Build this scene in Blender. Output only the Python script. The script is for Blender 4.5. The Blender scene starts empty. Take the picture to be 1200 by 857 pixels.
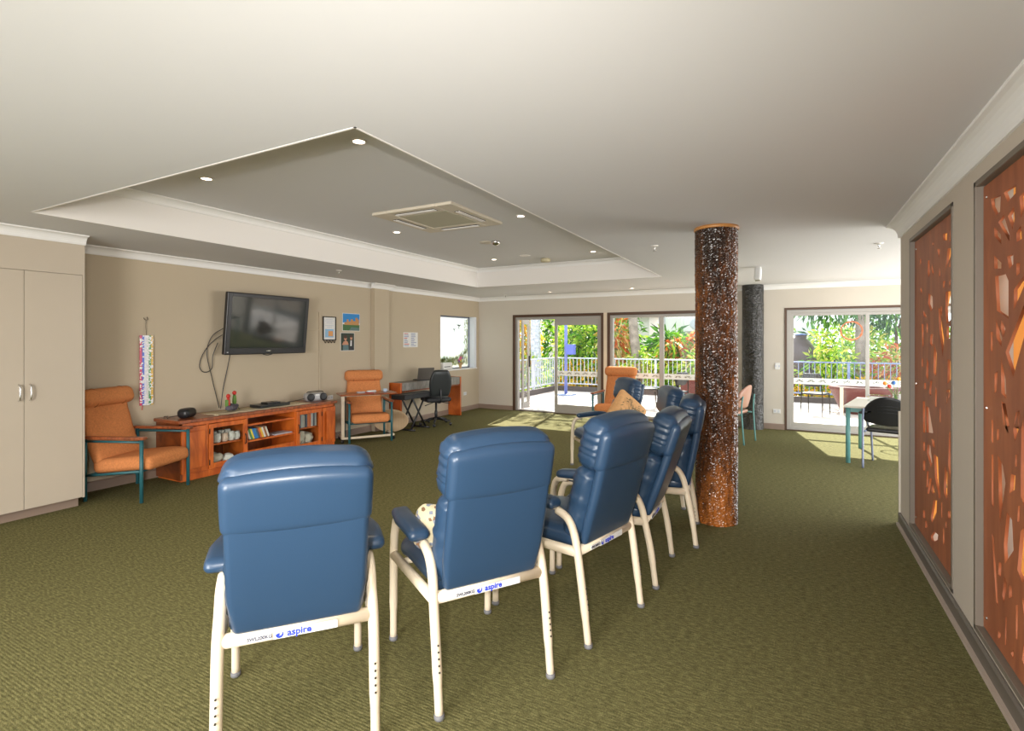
import bpy, bmesh, math, random
from mathutils import Vector, Matrix, noise
random.seed(7)
PI = math.pi
S = bpy.context.scene
COL = S.collection
R = math.radians

# ------------------------------------------------------------------ camera
cam_d = bpy.data.cameras.new('camera'); cam = bpy.data.objects.new('camera', cam_d); COL.objects.link(cam)
cam_d.sensor_width = 36.0; cam_d.sensor_fit = 'HORIZONTAL'; cam_d.lens = 36.0 * 612.0 / 1200.0
cam_d.shift_y = -29.5 / 1200.0; cam_d.clip_start = 0.02; cam_d.clip_end = 200
cam.location = (0, 0, 1.55); cam.rotation_euler = (R(90), 0, math.atan(329.0 / 612.0))
S.camera = cam
# ------------------------------------------------------------------ light
S.view_settings.view_transform = 'Standard'; S.view_settings.look = 'None'
S.view_settings.gamma = 1.0; S.view_settings.use_curve_mapping = False
S.view_settings.exposure = 0.42
W = bpy.data.worlds.new('sky'); S.world = W; W.use_nodes = True
bg = W.node_tree.nodes['Background']; bg.inputs[0].default_value = (0.86, 0.93, 1.0, 1); bg.inputs[1].default_value = 2.2
def lamp(name, kind, loc, energy, color=(1, 1, 1), rot=(0, 0, 0), **kw):
    d = bpy.data.lights.new(name, kind); d.energy = energy; d.color = color
    for k, v in kw.items(): setattr(d, k, v)
    o = bpy.data.objects.new(name, d); COL.objects.link(o); o.location = loc; o.rotation_euler = rot
    return o
sun = lamp('sun', 'SUN', (-3, 30, 20), 13, (1, 0.94, 0.84), angle=R(0.6))
sun.rotation_euler = Vector((0.2, -1.0, -0.95)).to_track_quat('-Z', 'Y').to_euler()
# the photographer's flash, zoomed into the room
fl = lamp('camera_flash', 'SPOT', (0.0, -0.29, 1.70), 230, (1, 0.965, 0.9), shadow_soft_size=0.03, spot_size=R(100), spot_blend=1.0)
fl.rotation_euler = Vector((-0.52, 0.84, -0.06)).to_track_quat('-Z', 'Y').to_euler()
# fluorescent ceiling panels in the part of the room behind the camera
for px_, py_ in ((-3.6, -1.6), (-0.9, -1.6)):
    lamp('ceiling_panel_light', 'AREA', (px_, py_, 2.5), 60, (1, 0.95, 0.88), shape='RECTANGLE', size=2.2, size_y=1.2)

# added fills: an unseen panel behind the camera, another boosting daylight at the dining side
lamp('added_back_fill', 'AREA', (-1.25, -2.9, 1.2), 220, (1, 0.96, 0.9), rot=(R(90), 0, 0), shape='RECTANGLE', size=1.7, size_y=1.8)
lamp('added_side_fill', 'AREA', (3.35, 7.9, 1.0), 150, (1, 0.97, 0.93), rot=(0, R(90), 0), shape='RECTANGLE', size=2.2, size_y=4.2)

# ------------------------------------------------------------------ materials
def M(name, col, rough=0.6, metal=0.0, spec=0.5, bump=None, vary=None, coat=0.0):
    m = bpy.data.materials.new(name); m.use_nodes = True
    nt = m.node_tree; b = nt.nodes['Principled BSDF']
    b.inputs['Base Color'].default_value = (*col, 1); b.inputs['Roughness'].default_value = rough
    b.inputs['Metallic'].default_value = metal; b.inputs['Specular IOR Level'].default_value = spec
    b.inputs['Coat Weight'].default_value = coat
    tc = nt.nodes.new('ShaderNodeTexCoord')
    if vary:      # (scale, amount, stretch)
        n = nt.nodes.new('ShaderNodeTexNoise'); n.inputs['Scale'].default_value = vary[0]; n.inputs['Detail'].default_value = 5
        mp = nt.nodes.new('ShaderNodeMapping'); mp.inputs['Scale'].default_value = vary[2] if len(vary) > 2 else (1, 1, 1)
        nt.links.new(tc.outputs['Object'], mp.inputs[0]); nt.links.new(mp.outputs[0], n.inputs[0])
        r = nt.nodes.new('ShaderNodeValToRGB'); a = vary[1]
        r.color_ramp.elements[0].position = .3; r.color_ramp.elements[1].position = .7
        r.color_ramp.elements[0].color = tuple(c * (1 - a) for c in col) + (1,)
        r.color_ramp.elements[1].color = tuple(min(1, c * (1 + a)) for c in col) + (1,)
        nt.links.new(n.outputs[0], r.inputs[0]); nt.links.new(r.outputs[0], b.inputs['Base Color'])
    if bump:      # (scale, strength, distance)
        n = nt.nodes.new('ShaderNodeTexNoise'); n.inputs['Scale'].default_value = bump[0]; n.inputs['Detail'].default_value = 3
        nt.links.new(tc.outputs['Object'], n.inputs[0])
        bp = nt.nodes.new('ShaderNodeBump'); bp.inputs['Strength'].default_value = bump[1]; bp.inputs['Distance'].default_value = bump[2]
        nt.links.new(n.outputs[0], bp.inputs['Height']); nt.links.new(bp.outputs[0], b.inputs['Normal'])
    return m
def emis(name, col, s):
    m = bpy.data.materials.new(name); m.use_nodes = True
    b = m.node_tree.nodes['Principled BSDF']; b.inputs['Base Color'].default_value = (*col, 1)
    b.inputs['Emission Color'].default_value = (*col, 1); b.inputs['Emission Strength'].default_value = s
    return m
def leafmat(name, stops, trans=0.35):
    m = bpy.data.materials.new(name); m.use_nodes = True; nt = m.node_tree; b = nt.nodes['Principled BSDF']
    g = nt.nodes.new('ShaderNodeNewGeometry'); r = nt.nodes.new('ShaderNodeValToRGB'); r.color_ramp.interpolation = 'CONSTANT'
    els = r.color_ramp.elements
    while len(els) < len(stops): els.new(0.5)
    for i, (p, c) in enumerate(stops): els[i].position = p; els[i].color = (*c, 1)
    nt.links.new(g.outputs['Random Per Island'], r.inputs[0]); nt.links.new(r.outputs[0], b.inputs['Base Color'])
    b.inputs['Roughness'].default_value = 0.45
    t = nt.nodes.new('ShaderNodeBsdfTranslucent'); nt.links.new(r.outputs[0], t.inputs[0])
    mx = nt.nodes.new('ShaderNodeMixShader'); mx.inputs[0].default_value = trans
    nt.links.new(b.outputs[0], mx.inputs[1]); nt.links.new(t.outputs[0], mx.inputs[2])
    nt.links.new(mx.outputs[0], nt.nodes['Material Output'].inputs[0]); return m
def glassmat():
    m = bpy.data.materials.new('clear_glass'); m.use_nodes = True; nt = m.node_tree; nt.nodes.clear()
    o = nt.nodes.new('ShaderNodeOutputMaterial'); t = nt.nodes.new('ShaderNodeBsdfTransparent'); g = nt.nodes.new('ShaderNodeBsdfGlossy')
    t.inputs[0].default_value = (.96, .98, .97, 1); g.inputs['Roughness'].default_value = 0.02
    lw = nt.nodes.new('ShaderNodeLayerWeight'); lw.inputs[0].default_value = .5
    pw = nt.nodes.new('ShaderNodeMath'); pw.operation = 'POWER'; pw.inputs[1].default_value = 4.0; nt.links.new(lw.outputs['Facing'], pw.inputs[0])
    f = nt.nodes.new('ShaderNodeMath'); f.operation = 'MULTIPLY_ADD'; f.inputs[1].default_value = .7; f.inputs[2].default_value = .025; nt.links.new(pw.outputs[0], f.inputs[0])
    mx = nt.nodes.new('ShaderNodeMixShader'); nt.links.new(f.outputs[0], mx.inputs[0]); nt.links.new(t.outputs[0], mx.inputs[1]); nt.links.new(g.outputs[0], mx.inputs[2])
    nt.links.new(mx.outputs[0], o.inputs[0]); return m
def carpetmat():
    m = bpy.data.materials.new('olive_loop_carpet'); m.use_nodes = True; nt = m.node_tree; b = nt.nodes['Principled BSDF']
    tc = nt.nodes.new('ShaderNodeTexCoord')
    def nz(scale, st, det=3):
        mp = nt.nodes.new('ShaderNodeMapping'); mp.inputs['Scale'].default_value = st; nt.links.new(tc.outputs['Object'], mp.inputs[0])
        n = nt.nodes.new('ShaderNodeTexNoise'); n.inputs['Scale'].default_value = scale; n.inputs['Detail'].default_value = det
        nt.links.new(mp.outputs[0], n.inputs[0]); return n
    n1 = nz(28, (1, 3.2, 1)); n2 = nz(150, (1, 1.6, 1), 2)
    ad = nt.nodes.new('ShaderNodeMath'); ad.operation = 'ADD'; nt.links.new(n1.outputs[0], ad.inputs[0]); nt.links.new(n2.outputs[0], ad.inputs[1])
    hf = nt.nodes.new('ShaderNodeMath'); hf.operation = 'MULTIPLY'; hf.inputs[1].default_value = .5; nt.links.new(ad.outputs[0], hf.inputs[0])
    r = nt.nodes.new('ShaderNodeValToRGB'); e = r.color_ramp.elements
    e[0].position = .36; e[0].color = (.066, .063, .026, 1); e[1].position = .66; e[1].color = (.23, .21, .094, 1)
    k = e.new(.5); k.color = (.128, .119, .048, 1)
    nt.links.new(hf.outputs[0], r.inputs[0]); nt.links.new(r.outputs[0], b.inputs['Base Color'])
    wv = nt.nodes.new('ShaderNodeTexWave'); wv.bands_direction = 'Y'; wv.inputs['Scale'].default_value = 22; wv.inputs['Distortion'].default_value = 2.2
    wv.inputs['Detail Scale'].default_value = 4; nt.links.new(tc.outputs['Object'], wv.inputs[0])
    sm = nt.nodes.new('ShaderNodeMath'); sm.operation = 'ADD'; nt.links.new(wv.outputs['Fac'], sm.inputs[0]); nt.links.new(n2.outputs[0], sm.inputs[1])
    bp = nt.nodes.new('ShaderNodeBump'); bp.inputs['Strength'].default_value = .25; bp.inputs['Distance'].default_value = .004
    nt.links.new(sm.outputs[0], bp.inputs['Height']); nt.links.new(bp.outputs[0], b.inputs['Normal'])
    b.inputs['Roughness'].default_value = .95; b.inputs['Specular IOR Level'].default_value = .1
    return m
def woodmat(name, dark, light, rough=0.35, axis=(1, 1, 8), scale=3.0, coat=.2):
    m = bpy.data.materials.new(name); m.use_nodes = True; nt = m.node_tree; b = nt.nodes['Principled BSDF']
    tc = nt.nodes.new('ShaderNodeTexCoord'); mp = nt.nodes.new('ShaderNodeMapping'); mp.inputs['Scale'].default_value = axis
    n = nt.nodes.new('ShaderNodeTexNoise'); n.inputs['Scale'].default_value = scale; n.inputs['Detail'].default_value = 6; n.inputs['Distortion'].default_value = 1.2
    nt.links.new(tc.outputs['Object'], mp.inputs[0]); nt.links.new(mp.outputs[0], n.inputs[0])
    r = nt.nodes.new('ShaderNodeValToRGB'); r.color_ramp.elements[0].position = .35; r.color_ramp.elements[1].position = .65
    r.color_ramp.elements[0].color = (*dark, 1); r.color_ramp.elements[1].color = (*light, 1)
    nt.links.new(n.outputs[0], r.inputs[0]); nt.links.new(r.outputs[0], b.inputs['Base Color'])
    b.inputs['Roughness'].default_value = rough; b.inputs['Coat Weight'].default_value = coat
    return m
def barkmat(name, c0, c1, c2):
    m = bpy.data.materials.new(name); m.use_nodes = True; nt = m.node_tree; b = nt.nodes['Principled BSDF']
    tc = nt.nodes.new('ShaderNodeTexCoord'); mp = nt.nodes.new('ShaderNodeMapping'); mp.inputs['Scale'].default_value = (1, 1, .35)
    nt.links.new(tc.outputs['Object'], mp.inputs[0])
    n = nt.nodes.new('ShaderNodeTexNoise'); n.inputs['Scale'].default_value = 26; n.inputs['Detail'].default_value = 8; n.inputs['Roughness'].default_value = .75
    n2 = nt.nodes.new('ShaderNodeTexNoise'); n2.inputs['Scale'].default_value = 1.5; n2.inputs['Detail'].default_value = 2
    nt.links.new(mp.outputs[0], n.inputs[0]); nt.links.new(mp.outputs[0], n2.inputs[0])
    a = nt.nodes.new('ShaderNodeMath'); a.operation = 'MULTIPLY_ADD'; a.inputs[1].default_value = .62
    nt.links.new(n.outputs[0], a.inputs[0]); nt.links.new(n2.outputs[0], a.inputs[2])
    r = nt.nodes.new('ShaderNodeValToRGB'); e = r.color_ramp.elements
    e[0].position = .66; e[0].color = (*c0, 1); e[1].position = .98; e[1].color = (*c2, 1); k = e.new(.82); k.color = (*c1, 1)
    nt.links.new(a.outputs[0], r.inputs[0]); nt.links.new(r.outputs[0], b.inputs['Base Color'])
    b.inputs['Roughness'].default_value = .26; b.inputs['Specular IOR Level'].default_value = .9
    return m

m_ceil = M('ceiling_paint', (.65, .65, .66), .85, spec=.2)
m_wall = M('beige_wall_paint', (.50, .42, .31), .8, spec=.25, vary=(1.2, .02))
m_wallfar = M('pale_wall_paint', (.58, .53, .46), .8, spec=.25, vary=(1.2, .02))
m_cornice = M('cornice_white', (.80, .79, .775), .7, spec=.3)
m_recess = M('recess_white', (.80, .77, .74), .7, spec=.3)
m_skirt = M('brown_skirting', (.27, .195, .15), .55)
m_carpet = carpetmat()
m_joint = M('dark_gap', (.03, .025, .02), .9)
m_lam = M('cupboard_laminate', (.50, .43, .345), .45, vary=(2, .02))
m_chrome = M('brushed_chrome', (.7, .7, .7), .22, 1.0)
m_blue = M('navy_vinyl', (.022, .053, .108), .34, spec=.5, bump=(220, .12, .002))
m_cream = M('cream_powder_coat', (.70, .60, .46), .38)
m_rubber = M('grey_rubber', (.16, .16, .17), .6)
m_white = M('white_plastic', (.72, .72, .71), .4)
m_ink = M('blue_ink', (.02, .05, .55), .5)
m_inkd = M('dark_ink', (.05, .05, .09), .5)
m_orange = M('orange_tweed', (.60, .225, .080), .85, spec=.2, bump=(160, .5, .004), vary=(60, .12))
m_teal = M('teal_enamel', (.022, .115, .135), .38)
m_teal2 = M('pale_teal_enamel', (.12, .32, .31), .4)
m_arm = woodmat('reddish_timber', (.17, .045, .016), (.36, .10, .035), .3, (2, 8, 2))
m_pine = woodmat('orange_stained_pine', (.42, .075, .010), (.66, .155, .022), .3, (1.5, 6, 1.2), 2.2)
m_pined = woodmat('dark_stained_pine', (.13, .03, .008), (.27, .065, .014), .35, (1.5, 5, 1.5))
m_black = M('black_plastic', (.015, .015, .017), .35)
m_blackm = M('matt_black', (.02, .021, .024), .6)
m_screen = M('tv_glass', (.020, .026, .026), .06, spec=.7)
m_iron = M('dark_iron', (.03, .025, .02), .45, .6)
m_glass = glassmat()
m_bronze = M('dark_bronze_frame', (.085, .045, .026), .4, .2)
m_alu = M('grey_aluminium', (.38, .36, .335), .4, .15)
m_film = M('decal_white', (.93, .93, .92), .6)
m_rail = M('rail_paint', (.52, .55, .62), .4)
m_raild = M('blue_rail_paint', (.20, .25, .42), .4)
m_deck = M('deck_boards', (.66, .56, .52), .6, vary=(3, .10, (1, 12, 1)))
m_curb = M('deck_curb', (.09, .075, .07), .8)
m_pillar = barkmat('lacquered_orange_bark', (.016, .006, .003), (.11, .034, .008), (.42, .13, .018))
m_pillar2 = barkmat('lacquered_dark_bark', (.004, .004, .004), (.014, .013, .012), (.06, .055, .05))
m_band = M('pillar_cap_band', (.42, .19, .055), .4)
m_jar = woodmat('red_stained_ply', (.27, .082, .034), (.40, .13, .052), .6, (1, 3, .6), 2.0, 0)
m_glow_sheet = leafmat('glowing_orange_sheet', [(0, (1, .66, .30)), (1, (1, .66, .30))], .6)  # inner screen panel: made translucent and extra bright so it glows orange
m_frame = M('grey_brown_frame', (.17, .14, .11), .5)

# ------------------------------------------------------------------ builders
def tag(o, label=None, cat=None, group=None, kind=None):
    if label: o['label'] = label
    if cat: o['category'] = cat
    if group: o['group'] = group
    if kind: o['kind'] = kind
    return o
def thing(name, label, cat, loc=(0, 0, 0), rz=0.0, group=None):
    o = bpy.data.objects.new(name, None); COL.objects.link(o); o.location = loc; o.rotation_euler = (0, 0, rz)
    o.empty_display_size = .1
    return tag(o, label, cat, group)
def obj(name, bm, mat, parent=None, smooth=False, bevel=0.0, label=None, loc=None, rot=None, seg=2):
    me = bpy.data.meshes.new(name); bmesh.ops.recalc_face_normals(bm, faces=bm.faces); bm.to_mesh(me); bm.free()
    o = bpy.data.objects.new(name, me); COL.objects.link(o)
    for mm in (mat if isinstance(mat, (list, tuple)) else [mat]): me.materials.append(mm)
    if parent: o.parent = parent
    if smooth:
        for p in me.polygons: p.use_smooth = True
    if bevel:
        b = o.modifiers.new('bevel', 'BEVEL'); b.width = bevel; b.segments = seg; b.limit_method = 'ANGLE'; b.angle_limit = R(40)
    if label: o['label'] = label
    if loc: o.location = loc
    if rot: o.rotation_euler = rot
    return o
def B(): return bmesh.new()
def box(bm, x0, x1, y0, y1, z0, z1, mtx=None):
    vs = [bm.verts.new((x, y, z)) for z in (z0, z1) for y in (y0, y1) for x in (x0, x1)]
    for f in ((0, 2, 3, 1), (4, 5, 7, 6), (0, 1, 5, 4), (2, 6, 7, 3), (0, 4, 6, 2), (1, 3, 7, 5)): bm.faces.new([vs[i] for i in f])
    if mtx: bmesh.ops.transform(bm, matrix=mtx, verts=vs)
    return bm
def bx(*a, **k): return box(B(), *a, **k)
def smoothpath(pts, n=6, closed=False):
    P = [Vector(p) for p in pts]; out = []; L = len(P)
    rng = range(L if closed else L - 1)
    for i in rng:
        p0 = P[(i - 1) % L] if (closed or i > 0) else P[0]; p1 = P[i]; p2 = P[(i + 1) % L]
        p3 = P[(i + 2) % L] if (closed or i + 2 < L) else P[-1]
        for k in range(n):
            t = k / n
            out.append(.5 * ((2 * p1) + (-p0 + p2) * t + (2 * p0 - 5 * p1 + 4 * p2 - p3) * t * t + (-p0 + 3 * p1 - 3 * p2 + p3) * t ** 3))
    if not closed: out.append(P[-1])
    return out
def tube(bm, pts, r, seg=10, closed=False, flat=None):
    P = [Vector(p) for p in pts]; n = len(P); rings = []
    up = None
    for i in range(n):
        if closed: t = (P[(i + 1) % n] - P[i - 1])
        else: t = P[min(i + 1, n - 1)] - P[max(i - 1, 0)]
        t.normalize()
        if up is None:
            a = Vector((0, 0, 1)) if abs(t.z) < .9 else Vector((0, 1, 0)); u = t.cross(a).normalized()
        else: u = (up - t * up.dot(t)).normalized()
        up = u; v = t.cross(u)
        rr = r[i] if isinstance(r, (list, tuple)) else r
        rings.append([bm.verts.new(P[i] + (u * math.cos(2 * PI * k / seg) + v * math.sin(2 * PI * k / seg) * (flat or 1)) * rr) for k in range(seg)])
    m = n if closed else n - 1
    for i in range(m):
        A, C = rings[i], rings[(i + 1) % n]
        for k in range(seg): bm.faces.new((A[k], A[(k + 1) % seg], C[(k + 1) % seg], C[k]))
    if not closed:
        bm.faces.new(rings[0][::-1]); bm.faces.new(rings[-1])
    return bm
def lathe(bm, prof, c=(0, 0, 0), seg=24, mtx=None):
    vs = []; rings = []
    for (r, z) in prof:
        if r < 1e-5: ring = [bm.verts.new((c[0], c[1], c[2] + z))]
        else: ring = [bm.verts.new((c[0] + r * math.cos(2 * PI * k / seg), c[1] + r * math.sin(2 * PI * k / seg), c[2] + z)) for k in range(seg)]
        rings.append(ring); vs += ring
    for A, C in zip(rings, rings[1:]):
        for k in range(seg):
            a = [A[k % len(A)], A[(k + 1) % len(A)], C[(k + 1) % len(C)], C[k % len(C)]]
            q = []
            for v in a:
                if v not in q: q.append(v)
            if len(q) > 2: bm.faces.new(q)
    for ring in (rings[0], rings[-1]):
        if len(ring) > 2:
            try: bm.faces.new(ring)
            except ValueError: pass
    if mtx: bmesh.ops.transform(bm, matrix=mtx, verts=vs)
    return bm
def prism(bm, poly, a, b, fn):
    """poly of 2-D points swept from a to b; fn(p, q, t) -> xyz"""
    A = [bm.verts.new(fn(p[0], p[1], a)) for p in poly]; C = [bm.verts.new(fn(p[0], p[1], b)) for p in poly]; n = len(poly)
    bm.faces.new(A); bm.faces.new(C[::-1])
    for i in range(n): bm.faces.new((A[i], C[i], C[(i + 1) % n], A[(i + 1) % n]))
    return bm
def cushion(bm, size, r=.03, n=8, puff=0.0, warp=None, mtx=None, c=(0, 0, 0)):
    """rounded box with swollen faces; warp(Vector) bends it afterwards"""
    hx, hy, hz = [s / 2 for s in size]; r = min(r, hx, hy, hz)
    t = bmesh.new(); bmesh.ops.create_cube(t, size=2.0)
    bmesh.ops.subdivide_edges(t, edges=t.edges[:], cuts=n, use_grid_fill=True)
    mp = {}
    for v in t.verts:
        q = Vector(v.co)
        def sp(a, h):   # concentrate the grid at the rounded rim
            k = max(0.0, h - r); f = .6
            return math.copysign((abs(a) / f * k) if abs(a) < f else (k + (abs(a) - f) / (1 - f) * r), a)
        p = Vector((sp(q.x, hx), sp(q.y, hy), sp(q.z, hz)))
        i = Vector((max(-hx + r, min(hx - r, p.x)), max(-hy + r, min(hy - r, p.y)), max(-hz + r, min(hz - r, p.z))))
        d = p - i
        if d.length > 1e-9:
            mxc = max(abs(d.x), abs(d.y), abs(d.z)); p = i + d.normalized() * mxc
        if puff:
            w = lambda a, h: max(0, 1 - (a / h) ** 2)
            ax = max(range(3), key=lambda k: abs(q[k]))
            o2 = [k for k in range(3) if k != ax]; hh = (hx, hy, hz)
            f = math.sqrt(w(p[o2[0]], hh[o2[0]] * 1.001) * w(p[o2[1]], hh[o2[1]] * 1.001))
            if abs(abs(q[ax]) - 1) < 1e-4: p[ax] += math.copysign(puff * f, q[ax]) * (1 if hh[ax] == min(hh) else .35)
        p = p + Vector(c)
        if warp: p = Vector(warp(p))
        if mtx: p = mtx @ p
        mp[v] = bm.verts.new(p)
    for f in t.faces: bm.faces.new([mp[v] for v in f.verts])
    t.free(); return bm
def text_bm(body, size, extrude=.0006):
    cu = bpy.data.curves.new('lettering', 'FONT'); cu.body = body; cu.size = size; cu.extrude = extrude; cu.offset = size * .03; cu.align_x = 'CENTER'; cu.align_y = 'CENTER'; cu.resolution_u = 3
    o = bpy.data.objects.new('lettering', cu); COL.objects.link(o); dg = bpy.context.evaluated_depsgraph_get()
    me = bpy.data.meshes.new_from_object(o.evaluated_get(dg)); bm = B(); bm.from_mesh(me)
    bpy.data.objects.remove(o); bpy.data.curves.remove(cu); bpy.data.meshes.remove(me); return bm
def struct(name, bm, mat, **k): return tag(obj(name, bm, mat, **k), kind='structure')

# ================================================================== the room
CZ = 2.52; XL = -6.35; YF = 10.2; XR = 0.80
struct('floor', bx(-6.6, 3.4, -3.2, YF + .12, -.1, 0), m_carpet)
b = B()
rx0, rx1, ry0, ry1, RZ = -5.08, -1.75, 1.75, 8.10, 2.85
box(b, -6.6, rx0, -3.2, YF + .3, CZ, RZ); box(b, rx1, 3.6, -3.2, YF + .3, CZ, RZ)
box(b, rx0, rx1, -3.2, ry0, CZ, RZ); box(b, rx0, rx1, ry1, YF + .3, CZ, RZ)
box(b, -6.6, 3.6, -3.2, YF + .3, RZ, RZ + .12)
struct('ceiling', b, m_ceil)
# raised tray: white lining boards and their coving
b = B(); t = .012
box(b, rx0, rx0 + t, ry0, ry1, CZ - .002, RZ); box(b, rx0, rx1, ry1 - t, ry1, CZ - .002, RZ)
box(b, rx1 - t, rx1, ry0, ry1, CZ - .002, RZ); box(b, rx0, rx1, ry0, ry0 + t, CZ - .002, RZ)
struct('trim_1', b, m_recess)
def cove(bm, p0, p1, nrm, z, s=.085, proj=.075):
    """coved cornice from p0 to p1, nrm points into the room"""
    prof = [(0, 0), (proj, 0), (proj, -.008)]
    for k in range(7):
        a = k / 6 * PI / 2; prof.append((proj - .004 - (proj - .02) * math.sin(a), -.012 - (s - .024) * (1 - math.cos(a))))
    prof += [(.012, -s), (0, -s)]
    p0 = Vector((*p0, 0)); p1 = Vector((*p1, 0)); d = (p1 - p0); nn = Vector((*nrm, 0))
    prism(bm, prof, 0, 1, lambda a, h, t: tuple(p0 + d * t + nn * a + Vector((0, 0, z + h))))
    return bm
b = B(); cove(b, (rx0 + t, ry0), (rx0 + t, ry1), (1, 0), RZ, .07, .08); cove(b, (rx0, ry1 - t), (rx1, ry1 - t), (0, -1), RZ, .07, .08)
cove(b, (rx1 - t, ry0), (rx1 - t, ry1), (-1, 0), RZ, .07, .08); cove(b, (rx0, ry0 + t), (rx1, ry0 + t), (0, 1), RZ, .07, .08)
struct('trim_2', b, m_cornice)

# left wall with window hole
wy0, wy1, wz0, wz1 = 8.72, 10.10, .93, 2.075
b = B()
box(b, XL - .22, XL, -3.2, wy0, 0, CZ); box(b, XL - .22, XL, wy1, YF + .3, 0, CZ)
box(b, XL - .22, XL, wy0, wy1, 0, wz0); box(b, XL - .22, XL, wy0, wy1, wz1, CZ)
box(b, XL, XL + .085, 6.72, 7.08, 0, CZ)
struct('wall_left', b, m_wall)
# far wall with two openings
D0, D1, DH = -5.46, -1.02, 2.11; E0, E1, EH = -.125, 2.35, 2.11
b = B()
box(b, XL - .2, D0, YF, YF + .16, 0, CZ); box(b, D1, E0, YF, YF + .16, 0, CZ); box(b, E1, 3.6, YF, YF + .16, 0, CZ)
box(b, D0, D1, YF, YF + .16, DH, CZ); box(b, E0, E1, YF, YF + .16, EH, CZ)
struct('wall_far', b, m_wallfar)
# right partition with openings for the pierced screens
PN, PF = (2.02, 3.385), (3.785, 5.02); PZ0, PZ1 = .115, 2.335
WE = 5.42; WT = .16
b = B()
box(b, XR, XR + WT, PF[1], WE, 0, CZ); box(b, XR, XR + WT, PN[1], PF[0], 0, CZ); box(b, XR, XR + WT, -3.2, PN[0], 0, CZ)
for (a, c) in (PN, PF):
    box(b, XR, XR + WT, a, c, 0, PZ0); box(b, XR, XR + WT, a, c, PZ1, CZ)
struct('wall_right', b, M('partition_paint', (.54, .475, .40), .75, spec=.25))
struct('wall_back', bx(XL - .2, XL + 2.0, -3.32, -3.2, 0, CZ), m_wall)
b = B()
cove(b, (XL, 2.41), (XL, 6.72), (1, 0), CZ); cove(b, (XL, 7.08), (XL, YF), (1, 0), CZ); cove(b, (XL + .085, 6.64), (XL + .085, 7.16), (1, 0), CZ)
struct('trim_3', b, m_cornice)
b = B(); cove(b, (XL, YF), (-.79, YF), (0, -1), CZ); cove(b, (-.45, YF), (3.5, YF), (0, -1), CZ); struct('trim_4', b, m_cornice)
b = B(); cove(b, (XR, -3.2), (XR, WE + .02), (-1, 0), CZ, .11, .10); struct('trim_5', b, m_cornice)
# skirtings
SK = [(0, 0), (.016, 0), (.016, .088), (.008, .1), (0, .1)]
def skirt(bm, p0, p1, nrm):
    p0 = Vector((*p0, 0)); d = Vector((*p1, 0)) - p0; nn = Vector((*nrm, 0))
    return prism(bm, SK, 0, 1, lambda a, h, t: tuple(p0 + d * t + nn * a + Vector((0, 0, h))))
b = B(); skirt(b, (XL, 2.4), (XL, 6.72), (1, 0)); skirt(b, (XL + .085, 6.72), (XL + .085, 7.08), (1, 0)); skirt(b, (XL, 7.08), (XL, YF), (1, 0)); struct('baseboard_left', b, m_skirt)
b = B(); skirt(b, (XL, YF), (D0, YF), (0, -1)); skirt(b, (D1, YF), (E0, YF), (0, -1)); struct('baseboard_far', b, m_skirt)
b = B(); skirt(b, (XR, -3.2), (XR, WE), (-1, 0)); skirt(b, (XR - .016, WE), (XR + WT, WE), (0, 1))
struct('baseboard_right', b, M('dark_skirting', (.13, .11, .09), .5))
struct('trim_6', bx(XR - .034, XR - .016, -3.2, WE - .02, 0, .022), M('pale_floor_bead', (.42, .34, .28), .6))
struct('trim_7', bx(XR - .012, XR + WT + .012, WE, WE + .03, .0, .95), M('corner_guard', (.60, .55, .46), .5))

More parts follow.
